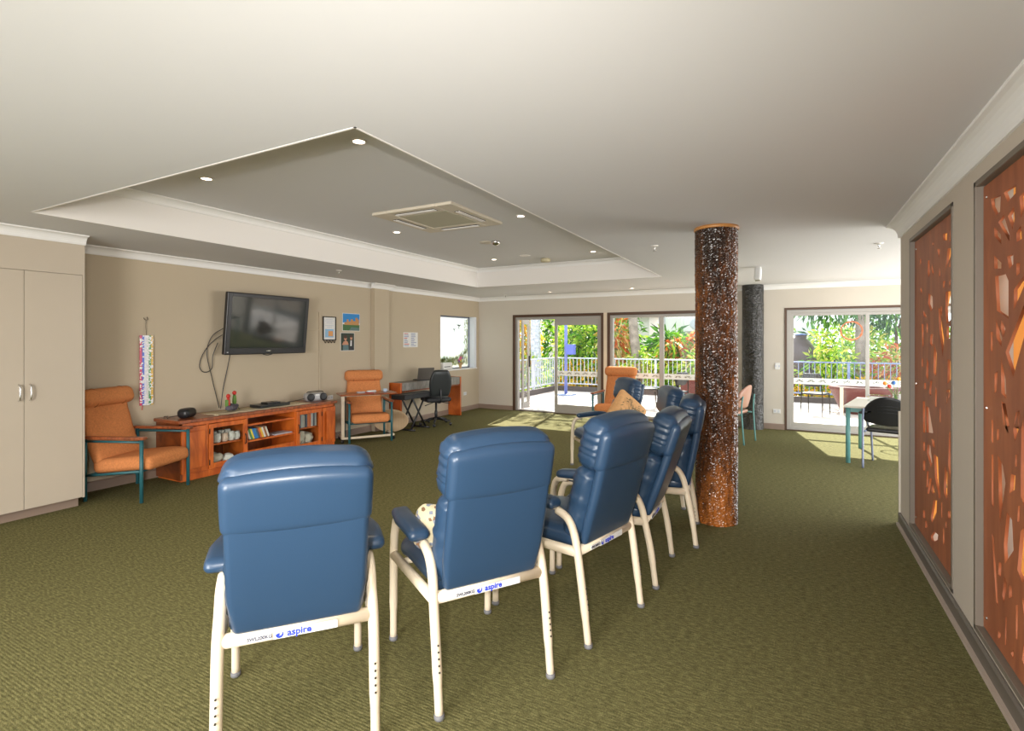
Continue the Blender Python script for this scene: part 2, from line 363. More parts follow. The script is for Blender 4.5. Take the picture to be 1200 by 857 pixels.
# ------------------------------------------------------------------ pierced screens
NEAR_CUTS = [[(3.071, 2.206), (2.931, 2.203), (2.931, 2.168), (3.025, 2.152)], [(3.244, 2.217), (3.11, 2.203), (3.118, 2.13), (3.171, 2.125), (3.226, 2.175)], [(2.89, 2.143), (2.8, 2.159), (2.8, 2.119), (2.874, 2.053)], [(3.142, 2.088), (3.071, 2.107), (3.003, 2.008), (3.003, 1.976)], [(3.021, 2.09), (2.952, 2.117), (2.942, 2.061), (2.967, 2.021)], [(3.2, 2.078), (3.11, 2.027), (3.102, 1.981), (3.192, 2.032)], [(2.924, 1.998), (2.874, 2.022), (2.864, 1.965), (2.918, 1.959)], [(2.819, 1.969), (2.784, 1.989), (2.784, 1.94), (2.809, 1.932)], [(3.2, 1.946), (3.102, 1.898), (3.102, 1.871), (3.192, 1.882)], [(3.032, 1.915), (2.959, 1.92), (2.959, 1.873), (3.003, 1.857)], [(2.924, 1.872), (2.884, 1.87), (2.89, 1.827), (2.924, 1.818)], [(3.184, 1.846), (3.051, 1.845), (3.014, 1.808), (3.014, 1.643), (3.159, 1.685)], [(2.952, 1.764), (2.831, 1.82), (2.831, 1.778), (2.952, 1.679)], [(3.051, 1.498), (2.794, 1.741), (2.794, 1.632), (2.959, 1.395)], [(3.171, 1.645), (3.09, 1.561), (3.102, 1.521), (3.167, 1.562)], [(3.102, 1.642), (3.051, 1.601), (3.071, 1.561), (3.11, 1.602)], [(3.244, 1.59), (3.218, 1.59), (3.218, 1.492), (3.244, 1.505)], [(3.11, 1.481), (3.048, 1.377), (3.04, 1.292), (3.102, 1.313)], [(3.192, 1.395), (3.15, 1.411), (3.167, 1.314), (3.192, 1.304)], [(3.102, 1.279), (3.051, 1.271), (3.003, 1.176), (3.078, 1.175)], [(2.931, 1.246), (2.89, 1.263), (2.897, 1.192), (2.952, 1.183)], [(2.809, 1.44), (2.769, 1.548), (2.763, 1.278), (2.778, 1.324)], [(2.841, 1.305), (2.819, 1.271), (2.819, 1.203), (2.848, 1.199)], [(3.092, 1.268), (3.01, 1.145), (3.05, 1.16)], [(2.905, 1.255), (2.897, 1.183), (2.941, 1.122), (2.96, 1.174)], [(3.233, 1.178), (3.21, 1.174), (3.21, 1.069), (3.233, 1.073)], [(3.16, 1.144), (3.134, 1.148), (3.134, 1.097), (3.16, 1.092)], [(3.233, 1.013), (3.205, 1.018), (3.205, 0.765), (3.233, 0.787)], [(3.147, 1.029), (3.083, 0.991), (3.05, 0.921), (3.125, 0.712)], [(2.983, 0.978), (2.934, 0.982), (2.941, 0.92), (3.003, 0.888)], [(2.934, 1.07), (2.916, 1.073), (2.916, 1.02), (2.938, 1.022)], [(2.869, 1.187), (2.801, 1.325), (2.794, 0.906), (2.827, 0.874), (2.876, 0.91)], [(3.034, 0.802), (2.972, 0.783), (2.956, 0.659), (3.058, 0.563), (3.071, 0.647)], [(3.233, 0.644), (3.201, 0.632), (3.143, 0.338), (3.169, 0.348)], [(3.134, 0.545), (3.1, 0.551), (3.108, 0.483), (3.143, 0.484)], [(3.058, 0.51), (3.034, 0.484), (3.067, 0.386), (3.092, 0.411)], [(3.003, 0.493), (2.972, 0.496), (2.972, 0.455), (3.01, 0.432)], [(2.905, 0.863), (2.883, 0.869), (2.89, 0.801), (2.912, 0.794)], [(2.88, 0.765), (2.834, 0.798), (2.745, 0.82), (2.745, 0.634), (2.862, 0.561), (2.912, 0.594)], [(3.05, 0.337), (3.034, 0.337), (3.042, 0.214), (3.058, 0.206)], [(3.143, 0.229), (3.108, 0.231), (3.117, 0.201), (3.147, 0.194)], [(2.987, 0.208), (2.953, 0.24), (2.953, 0.199)], [(2.927, 0.441), (2.905, 0.451), (2.912, 0.301), (2.927, 0.3)], [(2.862, 0.499), (2.761, 0.502), (2.745, 0.422), (2.845, 0.439)], [(2.845, 0.322), (2.768, 0.286), (2.745, 0.186), (2.862, 0.248)], [(2.794, 0.868), (2.745, 0.907), (2.745, 0.845), (2.778, 0.841)]]
FAR_CUTS = [[(3.974, 2.204), (3.866, 2.205), (3.866, 2.142), (3.986, 2.137)], [(4.138, 2.212), (4.031, 2.203), (4.048, 2.156), (4.126, 2.172)], [(4.42, 2.206), (4.378, 2.199), (4.378, 2.18), (4.42, 2.19)], [(4.277, 2.143), (4.212, 2.129), (4.238, 2.071)], [(4.02, 2.104), (3.936, 2.098), (3.952, 2.051), (4.078, 1.98)], [(3.919, 2.046), (3.909, 2.023), (3.952, 1.984), (4.002, 1.993)], [(4.544, 2.102), (4.499, 2.101), (4.485, 2.004), (4.529, 1.979), (4.559, 2.029)], [(4.434, 2.071), (4.378, 2.008), (4.385, 1.98), (4.434, 2.014)], [(4.232, 2.014), (4.2, 1.98), (4.212, 1.95), (4.238, 1.969)], [(4.799, 2.153), (4.766, 2.14), (4.766, 2.105), (4.799, 2.113)], [(3.991, 1.898), (3.893, 1.938), (3.898, 1.889), (3.974, 1.872)], [(4.066, 1.847), (3.93, 1.843), (3.952, 1.674), (4.048, 1.649), (4.078, 1.738)], [(4.126, 1.919), (4.078, 1.914), (4.107, 1.873), (4.138, 1.878)], [(4.529, 1.877), (4.413, 1.843), (4.399, 1.77), (4.456, 1.744), (4.544, 1.803)], [(4.782, 1.949), (4.732, 1.91), (4.741, 1.876), (4.791, 1.915)], [(4.7, 1.77), (4.589, 1.722), (4.589, 1.7), (4.684, 1.726)], [(4.251, 1.762), (4.2, 1.744), (4.107, 1.561), (4.138, 1.442), (4.232, 1.623)], [(4.187, 1.766), (4.15, 1.756), (4.162, 1.697), (4.2, 1.714)], [(4.741, 1.668), (4.684, 1.666), (4.684, 1.512), (4.724, 1.503)], [(4.582, 1.68), (4.544, 1.662), (4.559, 1.596), (4.589, 1.613)], [(4.048, 1.634), (3.963, 1.639), (3.974, 1.561), (4.043, 1.558)], [(4.47, 1.587), (4.399, 1.594), (4.413, 1.498), (4.485, 1.53)], [(4.364, 1.53), (4.297, 1.468), (4.317, 1.311), (4.385, 1.339)], [(4.582, 1.429), (4.529, 1.397), (4.544, 1.264), (4.605, 1.302)], [(4.741, 1.424), (4.7, 1.417), (4.7, 1.357), (4.749, 1.363)], [(4.02, 1.438), (3.952, 1.426), (3.952, 1.319), (4.031, 1.285)], [(4.66, 1.248), (4.605, 1.251), (4.605, 1.209), (4.668, 1.201)], [(4.485, 1.268), (4.42, 1.289), (4.456, 1.173), (4.514, 1.184)], [(4.048, 1.248), (3.974, 1.261), (3.986, 1.217), (4.054, 1.159)], [(4.33, 1.248), (4.29, 1.22), (4.303, 1.109), (4.344, 1.12)], [(4.705, 1.112), (4.631, 1.12), (4.614, 0.898), (4.697, 0.889)], [(4.598, 1.088), (4.519, 1.088), (4.399, 0.943), (4.399, 0.93), (4.582, 0.907)], [(4.444, 0.886), (4.371, 0.89), (4.342, 0.832), (4.407, 0.842)], [(4.697, 0.826), (4.639, 0.827), (4.639, 0.766), (4.697, 0.76)], [(4.558, 0.832), (4.474, 0.835), (4.421, 0.731), (4.459, 0.689), (4.582, 0.767)], [(4.371, 0.799), (4.266, 0.795), (4.232, 0.61), (4.193, 0.56), (4.232, 0.538), (4.342, 0.648)], [(4.697, 0.688), (4.631, 0.697), (4.631, 0.626), (4.697, 0.617)], [(4.566, 0.645), (4.519, 0.642), (4.551, 0.531), (4.598, 0.519)], [(4.489, 0.611), (4.429, 0.62), (4.504, 0.495), (4.566, 0.484)], [(4.407, 0.6), (4.349, 0.548), (4.385, 0.526), (4.444, 0.532)], [(4.385, 0.486), (4.286, 0.516), (4.3, 0.431), (4.429, 0.318), (4.459, 0.351)], [(4.697, 0.334), (4.631, 0.344), (4.631, 0.291), (4.697, 0.277)], [(4.631, 0.274), (4.582, 0.288), (4.566, 0.25), (4.631, 0.226)], [(4.459, 0.224), (4.371, 0.286), (4.259, 0.298), (4.273, 0.261), (4.371, 0.215), (4.444, 0.204)], [(3.994, 0.99), (3.959, 1.018), (3.914, 0.988), (3.954, 0.716), (4.012, 0.8)], [(4.091, 0.783), (4.03, 0.751), (4.03, 0.577), (4.116, 0.608)], [(4.018, 0.52), (3.948, 0.544), (3.948, 0.496), (4.018, 0.479)], [(4.072, 0.443), (4.042, 0.445), (4.054, 0.403), (4.078, 0.403)], [(4.179, 0.529), (4.154, 0.536), (4.154, 0.442), (4.179, 0.434)], [(4.135, 0.385), (4.103, 0.38), (4.103, 0.303), (4.135, 0.277)], [(4.219, 1.122), (4.193, 1.117), (4.193, 1.03), (4.219, 1.03)], [(4.054, 1.232), (3.994, 1.237), (4.03, 1.174)]]
def pierced(y0, y1, z0, z1, holes, th):
    """flat sheet in the YZ plane with cut-outs, th thick"""
    cu = bpy.data.curves.new('sheet', 'CURVE'); cu.dimensions = '2D'; cu.fill_mode = 'BOTH'; cu.extrude = th / 2
    def add(poly):
        s = cu.splines.new('POLY'); s.points.add(len(poly) - 1)
        for k, (a, c) in enumerate(poly): s.points[k].co = (a, c, 0, 1)
        s.use_cyclic_u = True
    add([(y0, z0), (y1, z0), (y1, z1), (y0, z1)])
    for h in holes: add(h)
    o = bpy.data.objects.new('sheet', cu); COL.objects.link(o); dg = bpy.context.evaluated_depsgraph_get()
    me = bpy.data.meshes.new_from_object(o.evaluated_get(dg)); bm = B(); bm.from_mesh(me)
    bpy.data.objects.remove(o); bpy.data.curves.remove(cu); bpy.data.meshes.remove(me)
    for v in bm.verts: v.co = Vector((v.co.z, v.co.x, v.co.y))
    return bm
def inside(h, y0, y1, z0, z1):
    q = [(min(max(a, y0), y1), min(max(c, z0), z1)) for a, c in h]
    return [p for i, p in enumerate(q) if p != q[i - 1]]
def area(h): return abs(sum(h[i - 1][0] * h[i][1] - h[i][0] * h[i - 1][1] for i in range(len(h)))) / 2
def bb(h): return (min(a for a, _ in h), max(a for a, _ in h), min(c for _, c in h), max(c for _, c in h))
def filler(rng, y0, y1, z0, z1, taken, tries=1400):
    out = []
    for _ in range(tries):
        cy, cz = rng.uniform(y0, y1), rng.uniform(z0, z1); hh = rng.uniform(.05, .17); ww = rng.uniform(.02, .06); sk = rng.uniform(-.05, .05)
        h = [(cy - ww + sk, cz + hh * .6), (cy + ww * .6 + sk, cz + hh), (cy + ww, cz - hh * .2), (cy - sk * .6, cz - hh), (cy - ww * .9, cz - hh * .3)]
        q = bb(h)
        if q[0] < y0 or q[1] > y1 or q[2] < z0 or q[3] > z1: continue
        g = .02
        if any(q[0] < t[1] + g and q[1] > t[0] - g and q[2] < t[3] + g and q[3] > t[2] - g for t in taken): continue
        out.append(h); taken.append(q)
    return out
def screen(label, y0, y1, cuts, seed, fill):
    T = thing('lattice_screen', label, 'screen', (XR, 0, 0))
    e = .035
    b = B()
    for (a, c, d, f) in ((y0, y0 + .028, PZ0, PZ1), (y1 - .028, y1, PZ0, PZ1), (y0, y1, PZ0, PZ0 + .028), (y0, y1, PZ1 - .028, PZ1)):
        box(b, -.006, .07, a, c, d, f)
    obj('frame', b, m_frame, T, bevel=.003)
    i0, i1, k0, k1 = y0 + e, y1 - e, PZ0 + e, PZ1 - e
    hs = []
    for h in cuts:
        q = inside(h, i0 + .015, i1 - .015, k0 + .015, k1 - .015)
        if len(q) > 2 and area(q) > 4e-4: hs.append(q)
    rng = random.Random(seed)
    if fill: hs += filler(rng, fill[0], fill[1], k0 + .03, k1 - .03, [bb(h) for h in hs])
    o = obj('pierced_panel', pierced(i0, i1, k0, k1, hs, .012), m_jar, T); o.location = (.030, 0, 0)
    # second skin on the far face of the partition, its own larger cuts
    hb = []
    tk = []
    for _ in range(420):
        cy, cz = rng.uniform(i0 + .1, i1 - .1), rng.uniform(k0 + .1, k1 - .1); s = rng.uniform(.04, .10); v = rng.uniform(.08, .22)
        h = [(cy - s, cz - v * .2), (cy - s * .2, cz + v), (cy + s, cz + v * .4), (cy + s * .5, cz - v)]
        q = bb(h)
        if q[0] < i0 + .02 or q[1] > i1 - .02 or q[2] < k0 + .02 or q[3] > k1 - .02: continue
        if any(q[0] < t_[1] + .09 and q[1] > t_[0] - .09 and q[2] < t_[3] + .05 and q[3] > t_[2] - .05 for t_ in tk): continue
        hb.append(h); tk.append(q)
    o = obj('rear_panel', pierced(i0, i1, k0, k1, hb, .012), m_glow_sheet, T, label='glowing translucent orange inner panel seen through the cut-outs'); o.location = (WT - .02, 0, 0)
    for yy in (i0 + .05, i1 - .05):
        for zz in (k0 + .06, (k0 + k1) / 2, k1 - .06):
            obj('screw_head', lathe(B(), [(0, 0), (.007, 0), (.006, .004), (0, .005)], seg=10, mtx=Matrix.Rotation(-PI / 2, 4, 'Y')), m_chrome, T, loc=(.024, yy, zz))
    return T
screen('red-brown pierced timber screen nearest the camera, cut off by the right edge', PN[0], PN[1], NEAR_CUTS, 3, (PN[0] + .06, 2.72))
screen('narrower-looking red-brown pierced timber screen near the far end of the right-hand wall', PF[0], PF[1], FAR_CUTS, 5, None)

# ------------------------------------------------------------------ built-in cupboard, left
CXF = -5.82
def cupboard(y0, y1, label):
    T = thing('built_in_cupboard', label, 'cupboard', (CXF, (y0 + y1) / 2, 0)); h = (y1 - y0) / 2
    b = B(); box(b, XL - CXF + .002, -.022, -h, h, .088, 2.50); obj('carcass', b, m_lam, T)
    obj('plinth', bx(XL - CXF + .002, -.075, -h, h - .02, 0, .088), m_skirt, T, label='brown toe-kick')
    obj('top_panel', bx(-.022, 0, -h, h, 2.156, 2.50), m_lam, T)
    b = bx(-.022, 0, h - .016, h, .088, 2.156); obj('end_stile', b, m_lam, T)
    w = (2 * h - .016) / 2
    for s in (0, 1):
        a = -h + s * w + .002; c = a + w - .004
        d = obj('door', bx(-.020, 0, a, c, .092, 2.152), m_lam, T, bevel=.0015)
        yy = c - .035 if s == 0 else a + .035
        hd = B(); tube(hd, smoothpath([(0, yy, 1.03), (.028, yy, 1.045), (.034, yy, 1.10), (.028, yy, 1.155), (0, yy, 1.17)]), .006, 8)
        obj('handle', hd, m_chrome, d, smooth=True)
    return T
cupboard(1.548, 2.405, 'tall beige built-in cupboard with two doors and chrome handles against the left wall')
b = bx(XL, CXF, -3.2, 1.546, 0, CZ); struct('wall_nib', b, m_wall)
b = B(); cove(b, (CXF, -3.2), (CXF, 2.41), (1, 0), CZ); struct('trim_8', b, m_cornice)

# ------------------------------------------------------------------ frosted window on the left wall
T = tag(bpy.data.objects.new('window_1', None), kind='structure'); COL.objects.link(T)
b = B(); gx = XL - .15
for a, c, d, f in ((wy0, wy0 + .03, wz0, wz1), (wy1 - .12, wy1 - .09, wz0, wz1), (wy0, wy1 - .09, wz0, wz0 + .03), (wy0, wy1 - .09, wz1 - .03, wz1)): box(b, gx - .02, gx + .02, a, c, d, f)
obj('window_frame', b, M('blue_grey_frame', (.16, .18, .24), .4), T)
obj('window_reveal', bx(XL - .17, XL - .001, wy1 - .09, wy1, wz0, wz1), M('bluish_white_paint', (.74, .78, .86), .6), T)
obj('window_sill', bx(XL - .19, XL + .012, wy0 - .01, wy1 + .01, wz0 - .02, wz0 + .004), m_cornice, T)
mf = bpy.data.materials.new('frosted_film'); mf.use_nodes = True; nt = mf.node_tree; nt.nodes.clear()
o_ = nt.nodes.new('ShaderNodeOutputMaterial'); t1 = nt.nodes.new('ShaderNodeBsdfTranslucent'); t2 = nt.nodes.new('ShaderNodeBsdfTransparent'); mx = nt.nodes.new('ShaderNodeMixShader')
t1.inputs[0].default_value = (.62, .66, .58, 1); mx.inputs[0].default_value = .45; nt.links.new(t1.outputs[0], mx.inputs[1]); nt.links.new(t2.outputs[0], mx.inputs[2]); nt.links.new(mx.outputs[0], o_.inputs[0])
obj('glass_pane', bx(gx - .003, gx + .003, wy0 + .02, wy1 - .1, wz0 + .02, wz1 - .02), mf, T)
m_sil = M('dark_print', (.03, .05, .02), .6); m_fern = leafmat('green_print', [(0, (.16, .30, .08)), (.4, (.45, .50, .14)), (.75, (.62, .62, .30))], .5)
def flatleaf(bm, fx, p, ang, L, w):
    c, s = math.cos(ang), math.sin(ang); pts = [(0, 0), (.3 * L, w), (L, 0), (.3 * L, -w)]
    vs = [bm.verts.new((fx, p[0] + a * c - q * s, p[1] + a * s + q * c)) for a, q in pts]; bm.faces.new(vs)
b = B()
for (y, z, s, sg) in ((9.60, 1.86, .8, 1), (9.42, 1.78, .5, 1)):
    for k, (an, L) in enumerate(((R(25), .14), (R(150), .13), (R(-80), .12), (R(95), .07))): flatleaf(b, gx + .006, (y, z), an, L * s, .022 * s)
obj('bird_print', b, m_sil, T, label='dark flying bird shapes')
b = B(); rr = random.Random(4)
for k in range(190):
    z = rr.uniform(1.35, 2.03); flatleaf(b, gx + .006, (9.97 - rr.random() ** 2 * .14 - .02, z), R(rr.uniform(230, 280)), rr.uniform(.03, .08), .008)
for k in range(80):
    z = rr.uniform(1.45, 1.8); flatleaf(b, gx + .006, (8.76 + rr.random() ** 2 * .1, z), R(rr.uniform(255, 310)), rr.uniform(.04, .08), .008)
for k in range(620):
    y = rr.uniform(8.8, 9.95); flatleaf(b, gx + .006, (y, .98 + rr.random() * (.15 + .32 * max(0, (y - 9.4)))), R(rr.uniform(60, 120)), rr.uniform(.05, .16), .007)
obj('foliage_print', b, m_fern, T, label='green leaf print along the edges')

# ------------------------------------------------------------------ sliding glass doors, far wall
def grp(name): 
    o = tag(bpy.data.objects.new(name, None), kind='structure'); COL.objects.link(o); return o
def ring(bm, x0, x1, z0, z1, w, y0, y1, wt=None, wb=None):
    wt = wt or w; wb = wb or w
    box(bm, x0, x0 + w, y0, y1, z0, z1); box(bm, x1 - w, x1, y0, y1, z0, z1)
    box(bm, x0 + w, x1 - w, y0, y1, z1 - wt, z1); box(bm, x0 + w, x1 - w, y0, y1, z0, z0 + wb); return bm
def band(T, x0, x1, y, z0=.80, z1=.905, seed=1):
    d = obj('decal_strip', bx(x0, x1, y - .0015, y, z0, z1), m_film, T, label='white strip with leaf-like marks')
    rr = random.Random(seed); b = B(); n = int((x1 - x0) / .17)
    for k in range(n):
        cx = x0 + (k + .5) * (x1 - x0) / n; cz = z0 + .035
        for j in range(6):
            an = R(15 + j * 30 + rr.uniform(-6, 6)); L = rr.uniform(.035, .055)
            c, s = math.cos(an), math.sin(an); o = .014
            for (t0, t1, w) in ((0, 1, .0055),):
                pts = [(o, 0), (o + .4 * L, w), (o + L, 0), (o + .4 * L, -w)]
                vs = [bm_.new((cx + (a * c - q * s) * 1.25, y - .003, cz + (a * s + q * c) * .95)) for bm_ in (b.verts,) for a, q in pts]; b.faces.new(vs)
    obj('leaf_mark', b, [m_gold, m_sil][seed % 2], d)
m_gold = M('olive_print', (.16, .13, .05), .6)
# opening 1 : sliding door with one leaf slid open, then fixed window
T = grp('door_1'); xm0, xm1 = -3.375, -3.30
b = B(); ring(b, D0, xm0, 0, DH, .055, YF - .012, YF + .13, wb=.012); obj('outer_frame', b, m_bronze, T, bevel=.003)
b = B(); ring(b, D0 + .055, xm0 - .055, .012, DH - .055, .055, YF + .02, YF + .12, wb=.02); obj('inner_frame', b, m_alu, T, bevel=.003)
L = obj('door_leaf', ring(B(), -4.47, -3.46, .03, DH - .10, .058, YF + .03, YF + .07, wt=.14, wb=.16), m_alu, T, bevel=.003)
obj('glass_pane', bx(-4.42, -3.51, YF + .048, YF + .052, .17, DH - .22), m_glass, L)
band(L, -4.41, -3.52, YF + .046, seed=2)
L = obj('door_leaf', ring(B(), .02, .30, .03, DH - .10, .058, -.02, .02, wt=.1, wb=.14), m_alu, T, bevel=.003)
L.location = (D0 + .14, YF + .14, 0); L.rotation_euler = (0, 0, R(82))
obj('glass_pane', bx(.07, .25, -.002, .002, .15, DH - .2), m_glass, L)
obj('door_handle', bx(.26, .29, -.05, -.02, .95, 1.2), m_black, L, bevel=.004)
struct('trim_9', bx(xm0, xm1, YF - .006, YF + .14, 0, DH), m_cream)
T = grp('window_2')
b = B(); ring(b, xm1, D1, 0, DH, .055, YF - .012, YF + .13, wb=.012); obj('outer_frame', b, m_bronze, T, bevel=.003)
b = B(); ring(b, xm1 + .055, D1 - .055, .012, DH - .055, .055, YF + .02, YF + .12, wb=.05)
box(b, -2.27, -2.19, YF + .03, YF + .11, .06, DH - .11); obj('inner_frame', b, m_alu, T, bevel=.003)
g = obj('glass_pane', bx(-3.19, -2.27, YF + .068, YF + .072, .06, DH - .11), m_glass, T); band(g, -3.19, -2.27, YF + .066, seed=4)
g = obj('glass_pane', bx(-2.19, -1.13, YF + .068, YF + .072, .06, DH - .11), m_glass, T); band(g, -2.19, -1.13, YF + .066, seed=6)
# opening 2 : dining end
T = grp('door_2')
b = B(); ring(b, E0, E1, 0, EH, .035, YF - .012, YF + .13, wb=.012); obj('outer_frame', b, m_bronze, T, bevel=.003)
b = B(); ring(b, E0 + .035, E1 - .035, .012, EH - .035, .055, YF + .02, YF + .12, wb=.05); obj('inner_frame', b, m_alu, T, bevel=.003)
L = obj('door_leaf', ring(B(), E0 + .09, 1.10, .06, EH - .09, .05, YF + .03, YF + .06, wb=.08), m_alu, T, bevel=.003)
obj('glass_pane', bx(E0 + .14, 1.05, YF + .043, YF + .047, .13, EH - .13), m_glass, L); band(L, E0 + .14, 1.05, YF + .041, seed=3)
L = obj('door_leaf', ring(B(), 1.05, E1 - .09, .06, EH - .09, .05, YF + .07, YF + .1, wb=.08), m_alu, T, bevel=.003)
obj('glass_pane', bx(1.1, E1 - .14, YF + .083, YF + .087, .13, EH - .13), m_glass, L); band(L, 1.1, E1 - .14, YF + .081, seed=5)

# ------------------------------------------------------------------ bark-clad pillars
def barkpillar(name, label, x, y, r, z1, mat, rough, seed, cap=True):
    T = thing(name, label, 'pillar', (x, y, 0)); b = B(); rr = random.Random(seed); seg, nz = 120, 460
    rings = []; nzv = [[0] * seg for _ in range(2)]
    for j in range(nz + 1):
        z = z1 * j / nz; ring_ = []
        for k in range(seg):
            a = 2 * PI * k / seg
            lump = noise.noise(Vector((math.cos(a) * 3, math.sin(a) * 3, z * 1.3 + seed))) * .006
            fine = noise.noise(Vector((math.cos(a) * 11, math.sin(a) * 11, z * 5 + seed))) * .004 + rr.uniform(-1, 1) * rough
            q = r + lump + fine
            ring_.append(b.verts.new((q * math.cos(a), q * math.sin(a), z)))
        rings.append(ring_)
    for A, C in zip(rings, rings[1:]):
        for k in range(seg): b.faces.new((A[k], A[(k + 1) % seg], C[(k + 1) % seg], C[k]))
    b.faces.new(rings[0][::-1]); b.faces.new(rings[-1])
    obj('bark_cladding', b, mat, T)
    if cap: obj('top_band', lathe(B(), [(r - .01, z1 - .004), (r + .012, z1 - .004), (r + .014, z1 + .008), (r + .01, z1 + .022), (r - .01, z1 + .022)], seg=48), m_band, T, smooth=True, label='thin orange timber band at the ceiling')
    return T
barkpillar('pillar', 'thick round pillar clad in glossy orange-brown bark in the middle of the room', -.581, 4.800, .170, 2.498, m_pillar, .0032, 1)
barkpillar('pillar', 'black glossy bark-clad pillar against the far wall between the glass doors', -.62, 10.10, .172, 2.519, m_pillar2, .0034, 9, cap=False)

# ================================================================== blue high-back chairs
def wr(p, k):      # puckers along the side seams
    return .007 * (1 - 2 * abs(math.sin(p * 62 + k + .8 * math.sin(p * 31 + k)))) + .003 * math.sin(p * 150 + k * 3)
def highback(label, loc, rz, dz=0.0, lean=13.5, tags=True, group='navy high-back chairs in a curved row', stained=True):
    T = thing('high_back_chair', label, 'chair', (loc[0], loc[1], 0), rz, group)
    RT = .021; z = lambda q: q + dz
    for s in (-1, 1):
        x = s * .272
        # rear leg: up, splayed, curving forward under the arm pad
        pts = [(x, -.324, .012), (x, -.296, .22), (x, -.262, z(.44)), (x * .985, -.235, z(.55)), (x * .985, -.195, z(.62)), (x * .985, -.125, z(.652))]
        sm = smoothpath([Vector(p) for p in pts], 5); rad = [RT * (.86 if q.z < .15 else 1) for q in sm]
        L = obj('leg', tube(B(), sm, rad, 12), m_cream, T, smooth=True)
        obj('rubber_foot', lathe(B(), [(0, 0), (.019, 0), (.022, .006), (.021, .022), (0, .022)], (x, -.325, 0), 14), m_rubber, L, smooth=True)
        hb = B()
        for k in range(5): lathe(hb, [(.0042, 0), (.0042, .0012), (0, .0012)], seg=8, mtx=Matrix.Translation((x, -.3275 + .0005 * k - .022 * .0, 0)) @ Matrix.Translation((0, 0, 0)))
        hb.free(); hb = B()
        for k in range(5):
            zz = .19 + .026 * k; yy = -.3075 + (zz - .19) * .14 - .0115
            lathe(hb, [(0, .0), (.0042, 0), (.0042, .003), (0, .003)], seg=8, mtx=Matrix.Translation((x, yy - .0075, zz)) @ Matrix.Rotation(PI / 2, 4, 'X'))
        obj('adjuster_holes', hb, m_joint, L)
        pts = [(x, .324, .012), (x, .322, .25), (x, .315, z(.50)), (x * .985, .306, z(.58)), (x * .985, .275, z(.638)), (x * .985, .20, z(.655))]
        sm = smoothpath([Vector(p) for p in pts], 5); rad = [RT * (.86 if q.z < .15 else 1) for q in sm]
        L = obj('leg', tube(B(), sm, rad, 12), m_cream, T, smooth=True)
        obj('rubber_foot', lathe(B(), [(0, 0), (.019, 0), (.022, .006), (.021, .022), (0, .022)], (x, .324, 0), 14), m_rubber, L, smooth=True)
        obj('side_rail', tube(B(), [(x, -.255, z(.462)), (x, .316, z(.445))], .021, 12, flat=1.25), m_cream, T, smooth=True)
        def warp(p, s=s):
            t = (p.y - .06) / .2
            return (p.x * (1 - .10 * max(0, t)) , p.y, p.z - .012 * t * t + (.006 if t < 0 else 0))
        obj('armrest', cushion(B(), (.098, .40, .050), .024, 8, .005, warp, c=(x * 1.06, .06, z(.694)), mtx=Matrix.Translation((0, 0, 0))), m_blue, T, smooth=True)
        obj('arm_bracket', bx(x * .985 - .014, x * .985 + .014, -.13, .21, z(.655), z(.672)), m_cream, T)
    rr_ = obj('rear_rail', tube(B(), [(-.262, -.252, z(.462)), (.262, -.252, z(.462))], .021, 14, flat=1.3), m_cream, T, smooth=True)
    obj('front_rail', tube(B(), [(-.262, .30, z(.405)), (.262, .30, z(.405))], .016, 12), m_cream, T, smooth=True)
    if tags:
        yb = -.252 - .0285
        obj('label_sticker', bx(-.175, -.095, yb, yb + .004, z(.452), z(.474)), m_white, rr_)
        obj('label_sticker', bx(-.090, .135, yb, yb + .004, z(.448), z(.478)), m_white, rr_)
        up = Matrix.Rotation(PI / 2, 4, 'X')
        def put(name, bm, x, zz, mt):
            bmesh.ops.transform(bm, matrix=Matrix.Translation((x, yb - .0005, z(zz))) @ up, verts=bm.verts); obj(name, bm, mt, rr_)
        put('capacity_lettering', text_bm('SWL200KG', .0170), -.135, .463, m_inkd)
        put('brand_lettering', text_bm('aspire', .035), .0, .464, m_ink)
        put('small_print', text_bm('________\n_______\n________', .008), .088, .466, m_rail)
        lg = B(); n = 18; out = []; inn = []
        for k in range(n + 1):
            a = R(150 + 250 * k / n); w = math.sin(PI * k / n)
            out.append((.0135 * math.cos(a), .0135 * math.sin(a))); q = .0135 - .0075 * w - .0008
            inn.append((q * math.cos(a) - .001, q * math.sin(a) + .001))
        for k in range(n): lg.faces.new([lg.verts.new((p[0], p[1], 0)) for p in (out[k], out[k + 1], inn[k + 1], inn[k])])
        lg.faces.new([lg.verts.new((a, c, 0)) for a, c in ((-.013, .002), (-.003, -.007), (.003, .004), (-.004, .006))])
        put('logo_mark', lg, -.068, .463, m_ink)
    # seat
    def sw(p):
        f = (p.y + .02) / .3
        return (p.x, p.y, p.z - (.020 * max(0, f - .55) ** 2 * 4))
    st = obj('seat', cushion(B(), (.485, .545, .10), .042, 12, .014, sw, c=(0, .045, z(.503))), m_blue, T, smooth=True)
    # back : built upright, then leaned
    A = Matrix.Translation((0, -.232, z(.475))) @ Matrix.Rotation(R(lean), 4, 'X')
    def rw(p):
        w = 1.0 - .07 * max(0, .16 - p.z) / .16
        k = p.z / .7
        return (p.x * w, p.y - .012 * math.sin(PI * min(1, max(0, k))), p.z)
    obj('backrest', cushion(B(), (.482, .050, .61), .024, 14, .004, rw, A, c=(0, -.012, .318)), m_blue, T, smooth=True)
    def hw(p):      # padded cover over the top of the shell
        return (p.x, p.y - .010 * math.cos((p.x / .26) * 1.2) + .004, p.z + .020 * (1 - (p.x / .25) ** 2) * max(0, (p.z - .45) / .2))
    obj('top_cover', cushion(B(), (.504, .066, .215), .032, 14, .006, hw, A, c=(0, -.014, .532)), m_blue, T, smooth=True)
